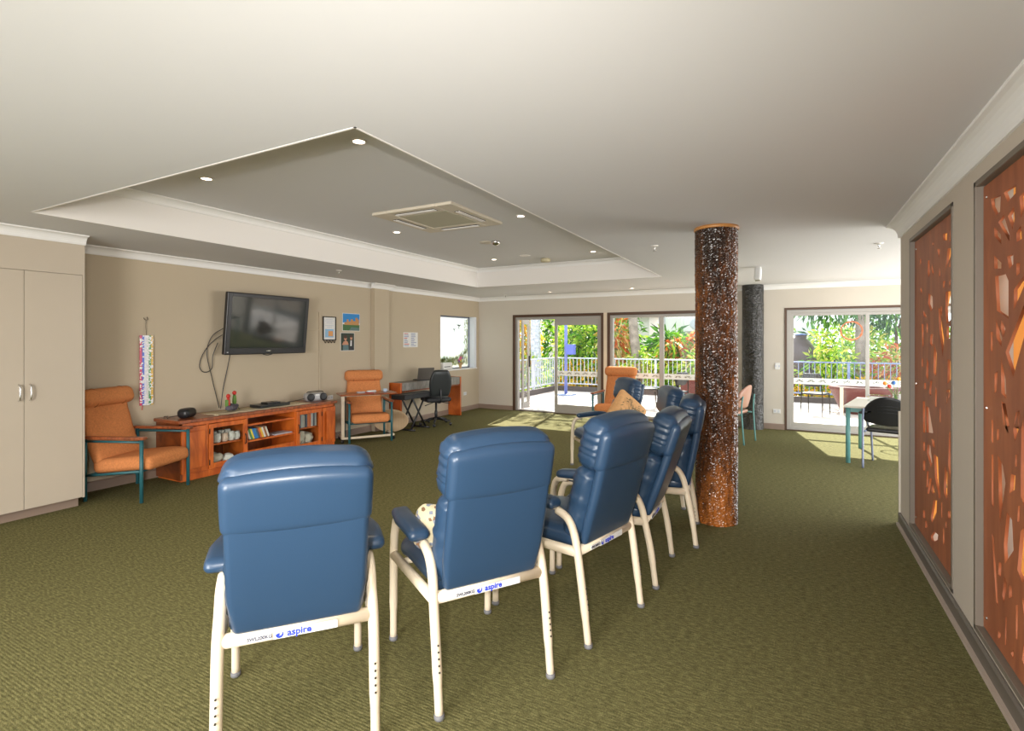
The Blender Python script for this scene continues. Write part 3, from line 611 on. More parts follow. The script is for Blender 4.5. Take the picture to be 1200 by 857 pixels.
    def pw(p, k=1.0):
        e = abs(p.x) / .24
        f = max(0, e - .72) * 3.2
        a = p.z
        return (p.x + math.copysign(wr(a, k) * f * 1.1, p.x), p.y + wr(a + p.y * .6, k + 1.3) * f * .9, p.z + (.018 * (1 - e * e) * min(1, max(0, (p.z - .56) / .1))))
    obj('headrest', cushion(B(), (.497, .155, .265), .06, 24, .008, lambda p: pw(p, .4), A, c=(0, .055, .540)), m_blue, T, smooth=True)
    obj('lumbar_cushion', cushion(B(), (.490, .125, .40), .055, 24, .012, lambda p: pw(p, 2.0), A, c=(0, .062, .212)), m_blue, T, smooth=True)
    return T
NH = 'navy vinyl high-back chair '
highback(NH + 'seen square from behind, nearest the camera at lower left', (-1.843, 1.524), R(50.5), lean=15.5)
highback(NH + 'second from the left in the front, holding a patterned cushion', (-1.401, 2.145), R(57.4), lean=12.5)
highback(NH + 'third in the row, turned side-on with its grey seat showing', (-1.158, 2.843), R(76.2), lean=14.5)
highback(NH + 'fourth in the row, leaning back before the bark pillar', (-1.082, 3.561), R(91.0), dz=-.055, lean=18)
highback(NH + 'fifth in the row, its back against the bark pillar', (-.995, 4.311), R(97.9), dz=-.05, lean=10)
highback(NH + 'facing left with a tan patterned cushion propped on it', (-1.997, 6.085), R(131), dz=-.07, lean=12, tags=False)
highback(NH + 'facing left, between the row and the tan-cushion chair', (-1.29, 5.075), R(114.5), dz=-.06, lean=9.5, tags=False)

# cushions lying in the chairs
def throw(label, loc, rot, s, mat, marks=None, group=None):
    T = thing('throw_cushion', label, 'cushion', loc, 0); T.rotation_euler = rot
    def w(p):
        e = (abs(p.x) * abs(p.z)) / (s * s / 4)
        return (p.x * (1 - .06 * (1 - (2 * p.z / s) ** 2)), p.y * (1 - .75 * e), p.z * (1 - .06 * (1 - (2 * p.x / s) ** 2)))
    obj('cover', cushion(B(), (s, .12, s), .05, 12, .02, w), mat, T, smooth=True)
    if marks:
        b = B(); rr = random.Random(marks)
        for k in range(46):
            cx, cz = rr.uniform(-.33, .33) * s, rr.uniform(-.33, .33) * s; a = rr.uniform(0, PI); L = rr.uniform(.012, .035); w_ = .004
            yy = -.0815 + .05 * ((abs(cx) * abs(cz)) / (s * s / 4)) 
            c, q = math.cos(a), math.sin(a)
            b.faces.new([b.verts.new((cx + i * c - j * q, -.079 - .001, cz + i * q + j * c)) for i, j in ((-L, 0), (0, w_), (L, 0), (0, -w_))])
        obj('printed_pattern', b, m_sil, T)
    return T
m_tan = M('tan_linen', (.60, .33, .14), .9, bump=(200, .4, .003), vary=(30, .12))
def florm():
    m = M('patchwork_print', (.75, .66, .45), .85); nt = m.node_tree; b = nt.nodes['Principled BSDF']
    tc = nt.nodes.new('ShaderNodeTexCoord'); v = nt.nodes.new('ShaderNodeTexVoronoi'); v.inputs['Scale'].default_value = 60
    r = nt.nodes.new('ShaderNodeValToRGB'); r.color_ramp.interpolation = 'CONSTANT'; e = r.color_ramp.elements
    e[0].position = 0; e[0].color = (.80, .70, .48, 1); e[1].position = .62; e[1].color = (.30, .17, .09, 1)
    for p, c in ((.72, (.30, .33, .42, 1)), (.85, (.78, .68, .5, 1))): k = e.new(p); k.color = c
    nt.links.new(tc.outputs['Object'], v.inputs[0]); nt.links.new(v.outputs['Color'], r.inputs[0]); nt.links.new(r.outputs[0], b.inputs['Base Color']); return m
throw('tan cushion with dark line pattern propped on one corner in the far navy chair', (-1.70, 5.95, .70), (R(-14), R(40), R(42)), .43, m_tan, marks=5)
throw('cream patterned cushion tucked behind the armrest of the second navy chair', (-1.495, 2.01, .665), (R(-14), R(14), R(57)), .20, florm())
throw('narrow edge of an orange-tan cushion between the third and fourth navy chairs', (-1.16, 3.56, .68), (R(-18), R(10), R(91)), .36, m_tan, marks=8)

# ================================================================== orange armchairs
def armchair(label, loc, rz, group='orange armchairs with teal legs'):
    T = thing('armchair', label, 'armchair', (loc[0], loc[1], 0), rz, group); w = .315; f = .29; ht = .60
    for s in (-1, 1):
        for yy in (-f, f): obj('leg', tube(B(), [(s * w, yy, 0), (s * w, yy, ht)], .017, 12), m_teal, T, smooth=True)
        a = obj('armrest', bx(s * w - .03, s * w + .03, -f - .03, f + .04, ht, ht + .028), m_arm, T, bevel=.009, seg=3)
        obj('arm_rail', tube(B(), [(s * w, -f, ht - .022), (s * w, f, ht - .022)], .012, 8), m_teal, T, smooth=True)
        obj('side_rail', tube(B(), [(s * w, -f, .245), (s * w, f, .30)], .013, 8), m_teal, T, smooth=True)
    obj('cross_rail', tube(B(), [(-w, -f + .04, .25), (w, -f + .04, .25)], .013, 8), m_teal, T, smooth=True)
    obj('cross_rail', tube(B(), [(-w, f - .06, .285), (w, f - .06, .285)], .013, 8), m_teal, T, smooth=True)
    A = Matrix.Translation((0, .02, .345)) @ Matrix.Rotation(R(6), 4, 'X')
    def sw(p):
        t = max(0, (p.y - .12) / .2); return (p.x, p.y, p.z - .02 * t * t)
    obj('seat', cushion(B(), (.56, .60, .125), .045, 12, .012, sw, A, c=(0, .02, 0)), m_orange, T, smooth=True)
    A = Matrix.Translation((0, -.20, .34)) @ Matrix.Rotation(R(17), 4, 'X')
    obj('backrest', cushion(B(), (.54, .095, .66), .04, 12, .010, lambda p: (p.x * (1 - .04 * (p.z > .5)), p.y - .03 * math.sin(PI * p.z / .66), p.z), A, c=(0, -.01, .33)), m_orange, T, smooth=True)
    hr = obj('headrest', cushion(B(), (.60, .135, .175), .065, 14, .01, lambda p: (p.x, p.y, p.z - .018 * (1 - abs(abs(p.x) - .18) / .18 if abs(p.x) < .36 else 0) * 0 - (.010 if abs(abs(p.x) - .165) < .014 else 0) * (1 if p.z > 0 else -1)), A, c=(0, .035, .655)), m_orange, T, smooth=True)
    b = B()
    for x in (-.165, .165): tube(b, [Vector((x, .035 + .073 * math.cos(t), .655 + .093 * math.sin(t))) for t in [2 * PI * k / 20 for k in range(20)]], .004, 6, closed=True)
    for v in b.verts: v.co = A @ v.co
    obj('seam_piping', b, M('brown_seam', (.33, .11, .03), .9), hr, smooth=True)
    return T
fa = math.atan2(-.917, .395)
armchair('orange tweed armchair with teal legs beside the tall beige cupboard at left', (-5.855, 2.885), fa)
armchair('orange tweed armchair behind the wheeled tray table by the timber cabinet', (-5.885, 6.155), math.atan2(-.8, -.6))
armchair('orange tweed armchair standing in front of the glass doors, behind the navy chairs', (-2.80, 9.10), PI)

# ================================================================== entertainment unit on the left wall
UX = -5.86; U0, U1 = 3.29, 5.46; UT = .675
T = thing('entertainment_unit', 'long low orange-stained timber cabinet with glass doors under the television', 'cabinet', (UX, U0, 0))
UD = XL + .02 - UX     # back, local x (negative)
def ub(a, c, d, e, f, g): return bx(a, c, d, e, f, g)
Ln = U1 - U0
obj('top', bx(UD, .025, -.03, Ln + .03, UT - .038, UT), m_arm, T, bevel=.008)
obj('plinth', bx(UD + .02, -.005, .01, Ln - .01, 0, .075), m_pine, T, bevel=.004)
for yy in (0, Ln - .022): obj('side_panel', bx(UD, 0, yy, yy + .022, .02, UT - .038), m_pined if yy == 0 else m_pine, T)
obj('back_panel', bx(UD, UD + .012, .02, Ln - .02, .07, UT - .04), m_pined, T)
obj('bottom_board', bx(UD + .012, -.004, .02, Ln - .02, .075, .095), m_pine, T)
cw = [0, .30, .79, 1.49, 1.93, Ln]       # door | glass door | open bay | glass door | door
for yy in cw[1:-1]: obj('divider', bx(UD + .012, -.002, yy - .011, yy + .011, .09, UT - .038), m_pine, T)
obj('face_rail', bx(-.022, 0, .0, Ln, UT - .075, UT - .038), m_pine, T)
def pull(y, P_):
    hd = B(); tube(hd, smoothpath([(.002, y, .30), (.018, y, .315), (.024, y, .36), (.018, y, .405), (.002, y, .42)]), [.004] + [.006] * 23 + [.004], 8)
    obj('handle', hd, m_iron, P_, smooth=True)
def slab(y0, y1, hy):
    d = obj('door', bx(0, .020, y0 + .004, y1 - .004, .085, UT - .08), m_pine, T, bevel=.003)
    obj('raised_panel', bx(.018, .026, y0 + .05, y1 - .05, .135, UT - .13), m_pine, d, bevel=.006)
    for q in (0,): 
        h2 = pull(hy, d)
    d2 = d; d2.children[-1].location.x = .022
def glazed(y0, y1, hy):
    b = B(); z0, z1 = .085, UT - .08; w = .06
    box(b, 0, .02, y0 + .004, y0 + w, z0, z1); box(b, 0, .02, y1 - w, y1 - .004, z0, z1); box(b, 0, .02, y0 + w, y1 - w, z0, z0 + w); box(b, 0, .02, y0 + w, y1 - w, z1 - .05, z1)
    d = obj('glass_door', b, m_pine, T, bevel=.003)
    obj('glass_pane', bx(.008, .011, y0 + w - .004, y1 - w + .004, z0 + w - .004, z1 - .046), m_glass, d)
    pull(hy, d); d.children[-1].location.x = .018
    b = B()
    hh = y0 + .012 if hy > (y0 + y1) / 2 else y1 - .012
    for zz in (.16, UT - .16): tube(b, [(.022, hh, zz - .03), (.022, hh, zz + .03)], .006, 8)
    obj('hinge', b, m_iron, d, smooth=True)
    obj('inner_shelf', bx(UD + .012, -.03, y0 + .012, y1 - .012, .335, .352), m_pine, T)
slab(cw[0] + .0, cw[1], .225); glazed(cw[1], cw[2], .75); glazed(cw[3], cw[4], 1.525); slab(cw[4], cw[5], 2.03)
for zz in (.50, .30): obj('open_shelf', bx(UD + .012, -.012, cw[2] + .011, cw[3] - .011, zz, zz + .022), m_pine, T)
obj('open_bay_apron', bx(-.02, 0, cw[2] + .011, cw[3] - .011, .085, .20), m_pine, T)
# cloth runner and items on top
def ux(y): return U0 + y
b = B(); n = 40; rr = random.Random(2)
vs = []
for k in range(n + 1):
    y = 3.72 + (5.10 - 3.72) * k / n; e = .012 * math.sin(k * 1.9)
    vs.append([b.verts.new((x, y + (.02 * math.sin(x * 30)), UT + .003 + .002 * math.sin(k * .9))) for x in (-6.26, -6.13, -6.0, -5.90 + e)])
for A_, C_ in zip(vs, vs[1:]):
    for k in range(3): b.faces.new((A_[k], A_[k + 1], C_[k + 1], C_[k]))
o = obj('table_runner', b, M('cream_lace', (.62, .52, .36), .9, vary=(60, .2)), smooth=True); sdf = o.modifiers.new('thick', 'SOLIDIFY'); sdf.thickness = .002
tag(o, 'cream lace runner spread along the top of the low timber cabinet', 'runner')
T = thing('clock_radio', 'small rounded black clock radio on the left end of the timber cabinet', 'radio', (-6.05, 3.47, UT), R(-60))
obj('body', cushion(B(), (.20, .13, .10), .04, 8, .006, c=(0, 0, .053)), m_black, T, smooth=True)
obj('display', bx(-.06, .06, -.069, -.064, .04, .065), m_screen, T)
o = obj('power_cable', tube(B(), smoothpath([(-6.14, 3.42, UT + .02), (-6.2, 3.36, UT + .006), (-6.12, 3.30, UT + .006), (-6.2, 3.33, UT + .02), (-6.27, 3.34, UT + .01), (-6.3, 3.40, UT + .006)], 6), .004, 6), m_black, smooth=True)
tag(o, 'coiled black lead beside the clock radio', 'cable')
# parrot ornament
T = thing('parrot_ornament', 'ornament of two red-headed green parrots on a grey rock on the timber cabinet', 'ornament', (-6.08, 4.03, UT + .006), R(-60)); T.scale = (1.5, 1.5, 1.6)
m_rock = M('grey_rock', (.10, .09, .12), .8, bump=(60, .6, .01)); m_green = M('parrot_green', (.10, .22, .03), .5); m_red = M('parrot_red', (.55, .03, .02), .5); m_yel = M('parrot_yellow', (.55, .42, .03), .5)
b = B(); rr = random.Random(3)
for k in range(7): cushion(b, (.07, .05, .04), .018, 3, c=(-.06 + .02 * k, rr.uniform(-.015, .015), .02 + rr.uniform(0, .02)))
obj('rock_base', b, m_rock, T, smooth=True)
for (x, z, s) in ((-.04, .085, -1), (.06, .07, 1)):
    bd = obj('bird_body', tube(B(), smoothpath([(x, 0, z - .045), (x, 0, z), (x, 0, z + .035)], 5), [.005, .010, .014, .016, .016, .015, .014, .013, .012, .011, .009], 12), m_green if s < 0 else m_red, T, smooth=True)
    obj('bird_head', lathe(B(), [(0, -.017), (.012, -.012), (.017, 0), (.012, .012), (0, .017)], (x, 0, z + .05), 12), m_red, bd, smooth=True)
    obj('beak', lathe(B(), [(.006, 0), (0, .014)], seg=8, mtx=Matrix.Translation((x - .014, -.008, z + .048)) @ Matrix.Rotation(R(-120), 4, 'Y')), m_yel, bd)
    obj('tail', tube(B(), [(x, .0, z - .03), (x - .075 if s < 0 else x + .03, .01, z - .09 + (0 if s < 0 else .03))], [.008, .002], 8), m_green, bd, smooth=True)
    obj('wing', cushion(B(), (.016, .026, .055), .006, 4, c=(x + .014 * s, -.004, z - .004)), m_green if s > 0 else m_yel, bd, smooth=True)
# set-top box
T = thing('media_player', 'flat black media player stacked on the cabinet below the television', 'media player', (-6.05, 4.55, UT + .005))
obj('body', bx(-.12, .10, -.22, .22, .004, .040), m_black, T, bevel=.004)
obj('top_box', bx(-.08, .06, -.09, .10, .040, .062), m_black, T, bevel=.004)
obj('front_strip', bx(.100, .102, -.20, .20, .014, .026), m_screen, T)
# boombox
T = thing('boombox', 'silver portable stereo with two round black speakers on the right end of the cabinet', 'stereo', (-6.08, 5.30, UT), R(72))
obj('body', cushion(B(), (.30, .15, .115), .035, 8, .004, c=(0, 0, .06)), M('silver_plastic', (.42, .42, .43), .35, .3), T, smooth=True)
for x in (-.09, .09):
    obj('speaker', lathe(B(), [(0, .014), (.028, .008), (.048, .012), (.054, .004), (.054, -.02)], seg=24, mtx=Matrix.Translation((x, -.076, .062)) @ Matrix.Rotation(PI / 2, 4, 'X')), m_black, T, smooth=True)
obj('display', bx(-.03, .03, -.084, -.078, .085, .105), m_white, T, bevel=.002)
obj('handle', tube(B(), smoothpath([(-.11, 0, .11), (-.10, 0, .135), (.10, 0, .135), (.11, 0, .11)], 5), .006, 8), m_black, T, smooth=True)
obj('aerial', tube(B(), [(-.1, .05, .115), (.12, .06, .15)], .002, 6), m_chrome, T)
o = obj('power_cable', tube(B(), smoothpath([(-6.12, 5.18, UT + .05), (-6.2, 5.05, UT + .02), (-6.24, 4.9, UT + .008), (-6.2, 4.80, UT + .008)], 6), .004, 6), m_black, smooth=True)
tag(o, 'thin black lead running left from the silver stereo', 'cable')
# inside the cabinet: crockery, discs, books
def mug(name, x, y, z, r, h, m, label, group):
    T = thing(name, label, 'mug', (x, y, z), 0, group)
    obj('bowl', lathe(B(), [(r * .8, 0), (r, .01), (r, h), (r * .92, h), (r * .88, .012), (0, .01)], seg=18), m, T, smooth=True)
    obj('handle', tube(B(), smoothpath([(r * .9, 0, h * .8), (r * 1.5, 0, h * .7), (r * 1.5, 0, h * .35), (r * .9, 0, h * .2)], 4), .005, 6), m, T, smooth=True)
m_china = M('white_china', (.72, .70, .66), .25); m_china2 = M('floral_china', (.66, .50, .40), .3)
sh = .353
for k, y in enumerate((.385, .47, .56, .64, .71)):
    mug('mug', UX - .085, U0 + y, sh, .036, .095 + .01 * (k % 2), [m_china, m_china, m_china2, m_china, m_china][k], ['left-hand end', 'second from the left, stout', 'middle, floral', 'second from the right', 'right-hand end'][k] + ' pale mug on the shelf behind the left glass door', 'mugs behind the left glass door')
for k, y in enumerate((.39, .475, .57, .65)):
    mug('mug', UX - .17, U0 + y, sh, .036, .12, m_china, 'pale china mug in the second line behind the left glass door', 'mugs in the second line behind the left glass door')
def bag(label, x, y, z, s, seed, m):
    rr = random.Random(seed); o = obj('bundle', cushion(B(), s, min(s) * .45, 8, .01, lambda p: tuple(p + Vector([noise.noise(p * 16 + Vector((seed + i * 5, 0, 0))) * .03 for i in range(3)])), c=(0, 0, s[2] / 2 + .012)), m, smooth=True)
    o.location = (x, y, z); return tag(o, label, 'bundle')
m_bag = M('pale_paper', (.55, .50, .42), .8)
bag('crumpled pale bundle on the lower shelf behind the left glass door', UX - .14, U0 + .46, .097, (.16, .15, .11), 2, m_bag)
bag('small white ball of cloth beside the bundle, lower shelf behind the left glass door', UX - .11, U0 + .61, .097, (.10, .10, .07), 3, m_china)
bag('pale stuffed bag on the lower shelf behind the right glass door', UX - .13, U0 + 1.64, .097, (.17, .13, .20), 5, m_bag)
bag('second pale stuffed bag, right one behind the right glass door', UX - .13, U0 + 1.78, .097, (.16, .12, .16), 7, m_bag)
def bookm(c): return M('book_cloth', c, .6)
cols = [(.75, .72, .62), (.10, .30, .12), (.75, .62, .08), (.05, .20, .55), (.04, .22, .45), (.10, .10, .12), (.60, .14, .04), (.75, .45, .05), (.70, .68, .6), (.3, .12, .05), (.62, .6, .5)]
names = ['cream', 'green', 'yellow', 'blue', 'navy', 'black', 'red', 'amber', 'white', 'brown', 'pale']
y = U0 + .84
for k, (c, nm) in enumerate(zip(cols, names)):
    w = .022
    o = obj('disc_case', bx(-.13, 0, 0, w, 0, .135), bookm(c), bevel=.002); o.location = (UX - .025, y, .325); o.rotation_euler = (R(20), 0, 0)
    y += w + .004
    tag(o, '%s disc case leaning in the open bay of the timber cabinet' % nm, 'disc case', 'disc cases leaning in the open bay')
o = obj('magazine', bx(-.2, -.02, 0, .26, 0, .014), M('grey_paper', (.45, .45, .5), .5), bevel=.003); o.location = (UX, U0 + 1.20, .3225); tag(o, 'grey magazines lying flat beside the leaning disc cases', 'magazine')
y = U0 + 1.53; bc = [(.05, .05, .06), (.55, .54, .5), (.12, .14, .2), (.5, .5, .48), (.45, .4, .35), (.08, .09, .12), (.6, .17, .06), (.6, .16, .07), (.5, .5, .5), (.10, .11, .14), (.55, .55, .52)]
bn = ['black', 'grey', 'slate', 'silver-grey', 'fawn', 'dark navy', 'orange-red', 'second orange-red', 'light grey', 'charcoal', 'off-white']
rr = random.Random(8)
for k in range(11):
    w = .03; h = rr.uniform(.17, .20)
    if k == 5: y += .012
    o = obj('book', bx(-.15, 0, 0, w, 0, h), bookm(bc[k]), bevel=.002); o.location = (UX - .05, y, .3525); y += w + .0015
    tag(o, '%s book upright on the shelf behind the right glass door' % bn[k], 'book', 'books behind the right glass door')

# ================================================================== television
T = thing('television', 'large black flat television tilted forward on the left wall', 'television', (XL + .17, 4.63, 1.76)); T.rotation_euler = (0, R(6), 0)
obj('casing', bx(-.05, .012, -.615, .615, -.395, .395), m_black, T, bevel=.012, seg=3)
obj('screen', bx(.012, .0135, -.555, .555, -.31, .345), m_screen, T)
b = B(); 
for (a, c, d, e) in ((-.605, -.555, -.385, .385), (.555, .605, -.385, .385), (-.555, .555, -.385, -.31), (-.555, .555, .345, .385)): box(b, .012, .018, a, c, d, e)
obj('bezel', b, m_black, T, bevel=.003)
obj('brand_badge', bx(.018, .0195, -.035, .035, -.355, -.345), m_chrome, T)
obj('status_light', bx(.018, .0195, -.59, -.57, -.365, -.357), m_white, T)
obj('bottom_bump', tube(B(), smoothpath([(0, -.07, -.395), (.0, 0, -.41), (0, .07, -.395)], 5), .006, 8), m_black, T, smooth=True)
obj('wall_bracket', bx(-.155, -.045, -.16, .16, -.15, .15), m_iron, T, bevel=.01)
o = obj('television_cable', tube(B(), smoothpath([(XL + .10, 4.03, 1.70), (XL + .03, 3.93, 1.60), (XL + .02, 3.87, 1.40), (XL + .02, 3.93, 1.10), (XL + .02, 3.99, .85), (XL + .03, 4.02, UT + .03)], 8), .005, 6), m_black, smooth=True); tag(o, 'black television lead nearest the cupboard, hanging straight to the cabinet', 'cable')
o = obj('television_cable', tube(B(), smoothpath([(XL + .08, 4.03, 1.62), (XL + .03, 3.93, 1.53), (XL + .02, 3.82, 1.38), (XL + .02, 3.78, 1.23), (XL + .02, 3.84, 1.16), (XL + .02, 3.93, 1.20), (XL + .03, 3.94, 1.36), (XL + .05, 3.99, 1.52)], 8), .005, 6), m_black, smooth=True); tag(o, 'looped black lead hanging from the left edge of the television', 'cable')
o = obj('television_cable', tube(B(), smoothpath([(XL + .08, 4.14, 1.42), (XL + .02, 4.14, 1.22), (XL + .02, 4.08, .95), (XL + .03, 4.04, UT + .02)], 8), .005, 6), m_black, smooth=True); tag(o, 'black lead hanging from under the left corner of the television', 'cable')

# ================================================================== things on the left wall
T = thing('hanging_banner', 'narrow multicoloured beaded strip hanging on the left wall above the armchair', 'wall hanging', (XL + .02, 3.19, 0))
cols = [((.60, .03, .12), .0), ((.05, .12, .60), 0), ((.70, .68, .80), 0), ((.65, .65, .62), 0), ((.04, .30, .08), 0), ((.70, .42, .03), 0)]
def beadm(n, c):
    m = M(n, c, .3); nt = m.node_tree; b = nt.nodes['Principled BSDF']; tc = nt.nodes.new('ShaderNodeTexCoord'); v = nt.nodes.new('ShaderNodeTexVoronoi'); v.inputs['Scale'].default_value = 70
    r = nt.nodes.new('ShaderNodeValToRGB'); r.color_ramp.interpolation = 'CONSTANT'; e = r.color_ramp.elements; e[0].position = 0; e[0].color = (*c, 1); e[1].position = .62; e[1].color = (.8, .8, .8, 1)
    nt.links.new(tc.outputs['Object'], v.inputs[0]); nt.links.new(v.outputs['Color'], r.inputs[0]); nt.links.new(r.outputs[0], b.inputs['Base Color']); return m
for k, (c, _) in enumerate(cols):
    obj('bead_strip', bx(-.004, .006, -.068 + k * .0227, -.068 + (k + 1) * .0227 - .002, .83, 1.605), beadm('beads_%s' % 'red blue lilac white green amber'.split()[k], c), T, label='%s bead strip' % 'red blue lilac white green amber'.split()[k])
obj('hanging_cord', tube(B(), [(0, 0, 1.61), (-.004, -.005, 1.70), (.0, -.004, 1.78)], .0022, 6), m_iron, T)
obj('hook', tube(B(), smoothpath([(-.016, -.02, 1.80), (0, -.015, 1.78), (0, .012, 1.78), (-.016, .014, 1.81)], 4), .003, 6), m_iron, T)
obj('bottom_drop', tube(B(), [(0, -.04, .83), (0, -.045, .78)], .004, 6), m_red, T)

def poster(name, label, cat, y0, y1, z0, z1, m, x=XL, **k):
    T = thing(name, label, cat, (x + .001, (y0 + y1) / 2, (z0 + z1) / 2)); w, h = (y1 - y0) / 2, (z1 - z0) / 2
    obj('sheet', bx(0, .003, -w, w, -h, h), m, T); return T, w, h
def patch(T, name, m, pts, x=.0045, label=None):
    b = B(); prism(b, pts, .003, x, lambda a, c, t: (t, a, c)); return obj(name, b, m, T, label=label)
m_paper = M('white_paper', (.72, .71, .69), .6); m_sky = M('print_sky_blue', (.02, .22, .55), .5); m_lawn = M('print_lawn', (.05, .14, .04), .5)
m_stone = M('print_sandstone', (.50, .25, .09), .5); m_water = M('print_water', (.10, .17, .16), .5)
T, w, h = poster('photo_print', 'colour photo of a sandstone building under a blue sky, upper picture on the left wall', 'picture', 6.075, 6.455, 1.70, 1.99, m_paper)
w -= .008; h -= .008
patch(T, 'sky_area', m_sky, [(-w, -.01), (w, -.01), (w, h), (-w, h)])
patch(T, 'grass_area', m_lawn, [(-w, -h), (w, -h), (w, -.04), (-w, -.035)])
patch(T, 'water_area', m_water, [(-.05, -h), (w * .95, -h), (w, -.09), (.0, -.08)], .0055)
patch(T, 'building', m_stone, [(-.15, -.045), (.17, -.045), (.17, .05), (.14, .05), (.14, .075), (.09, .075), (.09, .02), (.04, .02), (.03, .05), (-.01, .05), (-.02, .01), (-.06, .01), (-.06, .045), (-.10, .045), (-.10, .0), (-.15, 0)], .0055)
m_dark = M('print_dark_green', (.02, .035, .02), .5); m_skin = M('print_skin', (.52, .25, .15), .5); m_dress = M('print_grey_dress', (.10, .17, .18), .5); m_brown = M('print_brown', (.06, .02, .01), .5)
T, w, h = poster('photo_print', 'colour photo of two people side by side, lower picture on the left wall', 'picture', 6.035, 6.335, 1.38, 1.675, m_paper)
w -= .008; h -= .008
patch(T, 'background', m_dark, [(-w, -h), (w, -h), (w, h), (-w, h)])
def ell(cx, cz, a, c, n=14): return [(cx + a * math.cos(2 * PI * k / n), cz + c * math.sin(2 * PI * k / n)) for k in range(n)]
patch(T, 'dress', m_dress, [(-.10, -h), (.02, -h), (.015, -.05), (-.04, -.02), (-.10, -.05)], .0055)
patch(T, 'shoulders', m_skin, [(-.12, -.05), (.02, -.05), (.0, .0), (-.04, .02), (-.09, .0)], .006)
patch(T, 'face', m_skin, ell(-.048, .055, .028, .036), .0065); patch(T, 'hair', m_brown, ell(-.05, .078, .034, .026), .0072)
patch(T, 'dark_jacket', m_black, [(.03, -h), (.125, -h), (.12, .0), (.09, .03), (.06, .03), (.03, 0)], .006)
patch(T, 'shirt', m_paper, [(.055, -.07), (.085, -.07), (.088, .02), (.06, .02)], .0066); patch(T, 'face', m_skin, ell(.077, .06, .024, .033), .0068); patch(T, 'hair', m_brown, ell(.077, .088, .03, .02), .0074)
# framed certificate
T = thing('framed_certificate', 'small dark-framed certificate with lines of text and an orange and blue picture', 'certificate', (XL + .001, 5.805, 1.735))
b = B(); ring(b, -.13, .13, -.185, .185, .014, 0, .016)
for v in b.verts: v.co = Vector((v.co.y, v.co.x, v.co.z))
obj('frame', b, m_iron, T); obj('mount', bx(0, .006, -.12, .12, -.175, .175), m_paper, T)
for k, (wd, zz) in enumerate(((.07, .14), (.09, .115), (.06, .085), (.085, .045), (.05, .02))): obj('text_line', bx(.006, .0075, -wd, wd, zz - .004, zz + .004), m_rail, T)
obj('picture_area', bx(.006, .0075, -.085, .085, -.14, -.01), M('print_pale_blue', (.25, .45, .65), .5), T)
obj('orange_patch', bx(.0075, .0085, -.02, .07, -.12, -.04), M('print_orange', (.70, .32, .10), .5), T)
b = B()
for y in (-.09, -.03, .03, .09): tube(b, smoothpath([(.01, y - .025, -.18), (.02, y, -.225), (.01, y + .025, -.18)], 4), .005, 6)
obj('scalloped_hooks', b, m_iron, T, smooth=True)
# notice sheet
T, w, h = poster('notice_sheet', 'printed notice with red headings in two columns pinned to the left wall', 'notice', 7.56, 7.98, 1.42, 1.70, m_paper)
rr = random.Random(12)
b = B(); b2 = B()
for c0 in (-.19, .01):
    for k in range(9):
        zz = .115 - k * .028; L = rr.uniform(.08, .16)
        bb_ = b2 if k in (0, 3, 7) and c0 < 0 else b
        box(bb_, .003, .0042, c0, c0 + L, zz - .006, zz + .006)
obj('text_lines', b, m_raild, T); obj('red_headings', b2, m_red, T)
# cable conduit and wall plates
b = B(); box(b, XL, XL + .018, 5.60, 5.63, .70, 1.98); tag(obj('cable_conduit', b, m_wall, bevel=.004), 'thin beige vertical cable cover on the wall to the right of the television', 'cable cover')
b = B(); box(b, XL, XL + .012, 5.20, 5.60, 1.365, 1.38); box(b, XL, XL + .012, 5.20, 5.60, 1.70, 1.715); tag(obj('cable_conduit', b, m_wall, bevel=.003), 'pair of thin horizontal cable covers between the television and the vertical cover', 'cable cover')
def plate(name, label, cat, loc, rz, w=.115, h=.072, holes=True):
    T = thing(name, label, cat, loc, rz); obj('face_plate', bx(-w / 2, w / 2, -.010, 0, -h / 2, h / 2), m_white, T, bevel=.003)
    if holes:
        for x in (-.028, .028): obj('socket_outlet' if 'socket' in name else 'switch_rocker', bx(x - .012, x + .012, -.0125, -.009, -.016, .016), m_rail, T, bevel=.001)
plate('wall_socket', 'white double socket low on the left wall under the window', 'socket', (XL, 9.62, .38), R(90))
plate('wall_socket', 'white double socket low on the far wall between black pillar and right glass door', 'socket', (-.245, YF, .315), 0)
plate('light_switch', 'white light switch at mid height on the far wall left of the right glass door', 'switch', (-.235, YF, 1.10), 0, .075, .115)
plate('wall_socket', 'white socket on the left wall partly hidden beside the silver stereo', 'socket', (XL, 5.82, .66), R(90))

# ================================================================== tray table by the second orange chair
e = Vector((.565, .825, 0)).normalized(); ang = math.atan2(e.y, e.x)
T = thing('overbed_table', 'wheeled overbed table with a dark board on a pale steel frame before the orange armchair', 'table', (-5.74, 6.02, 0), ang)
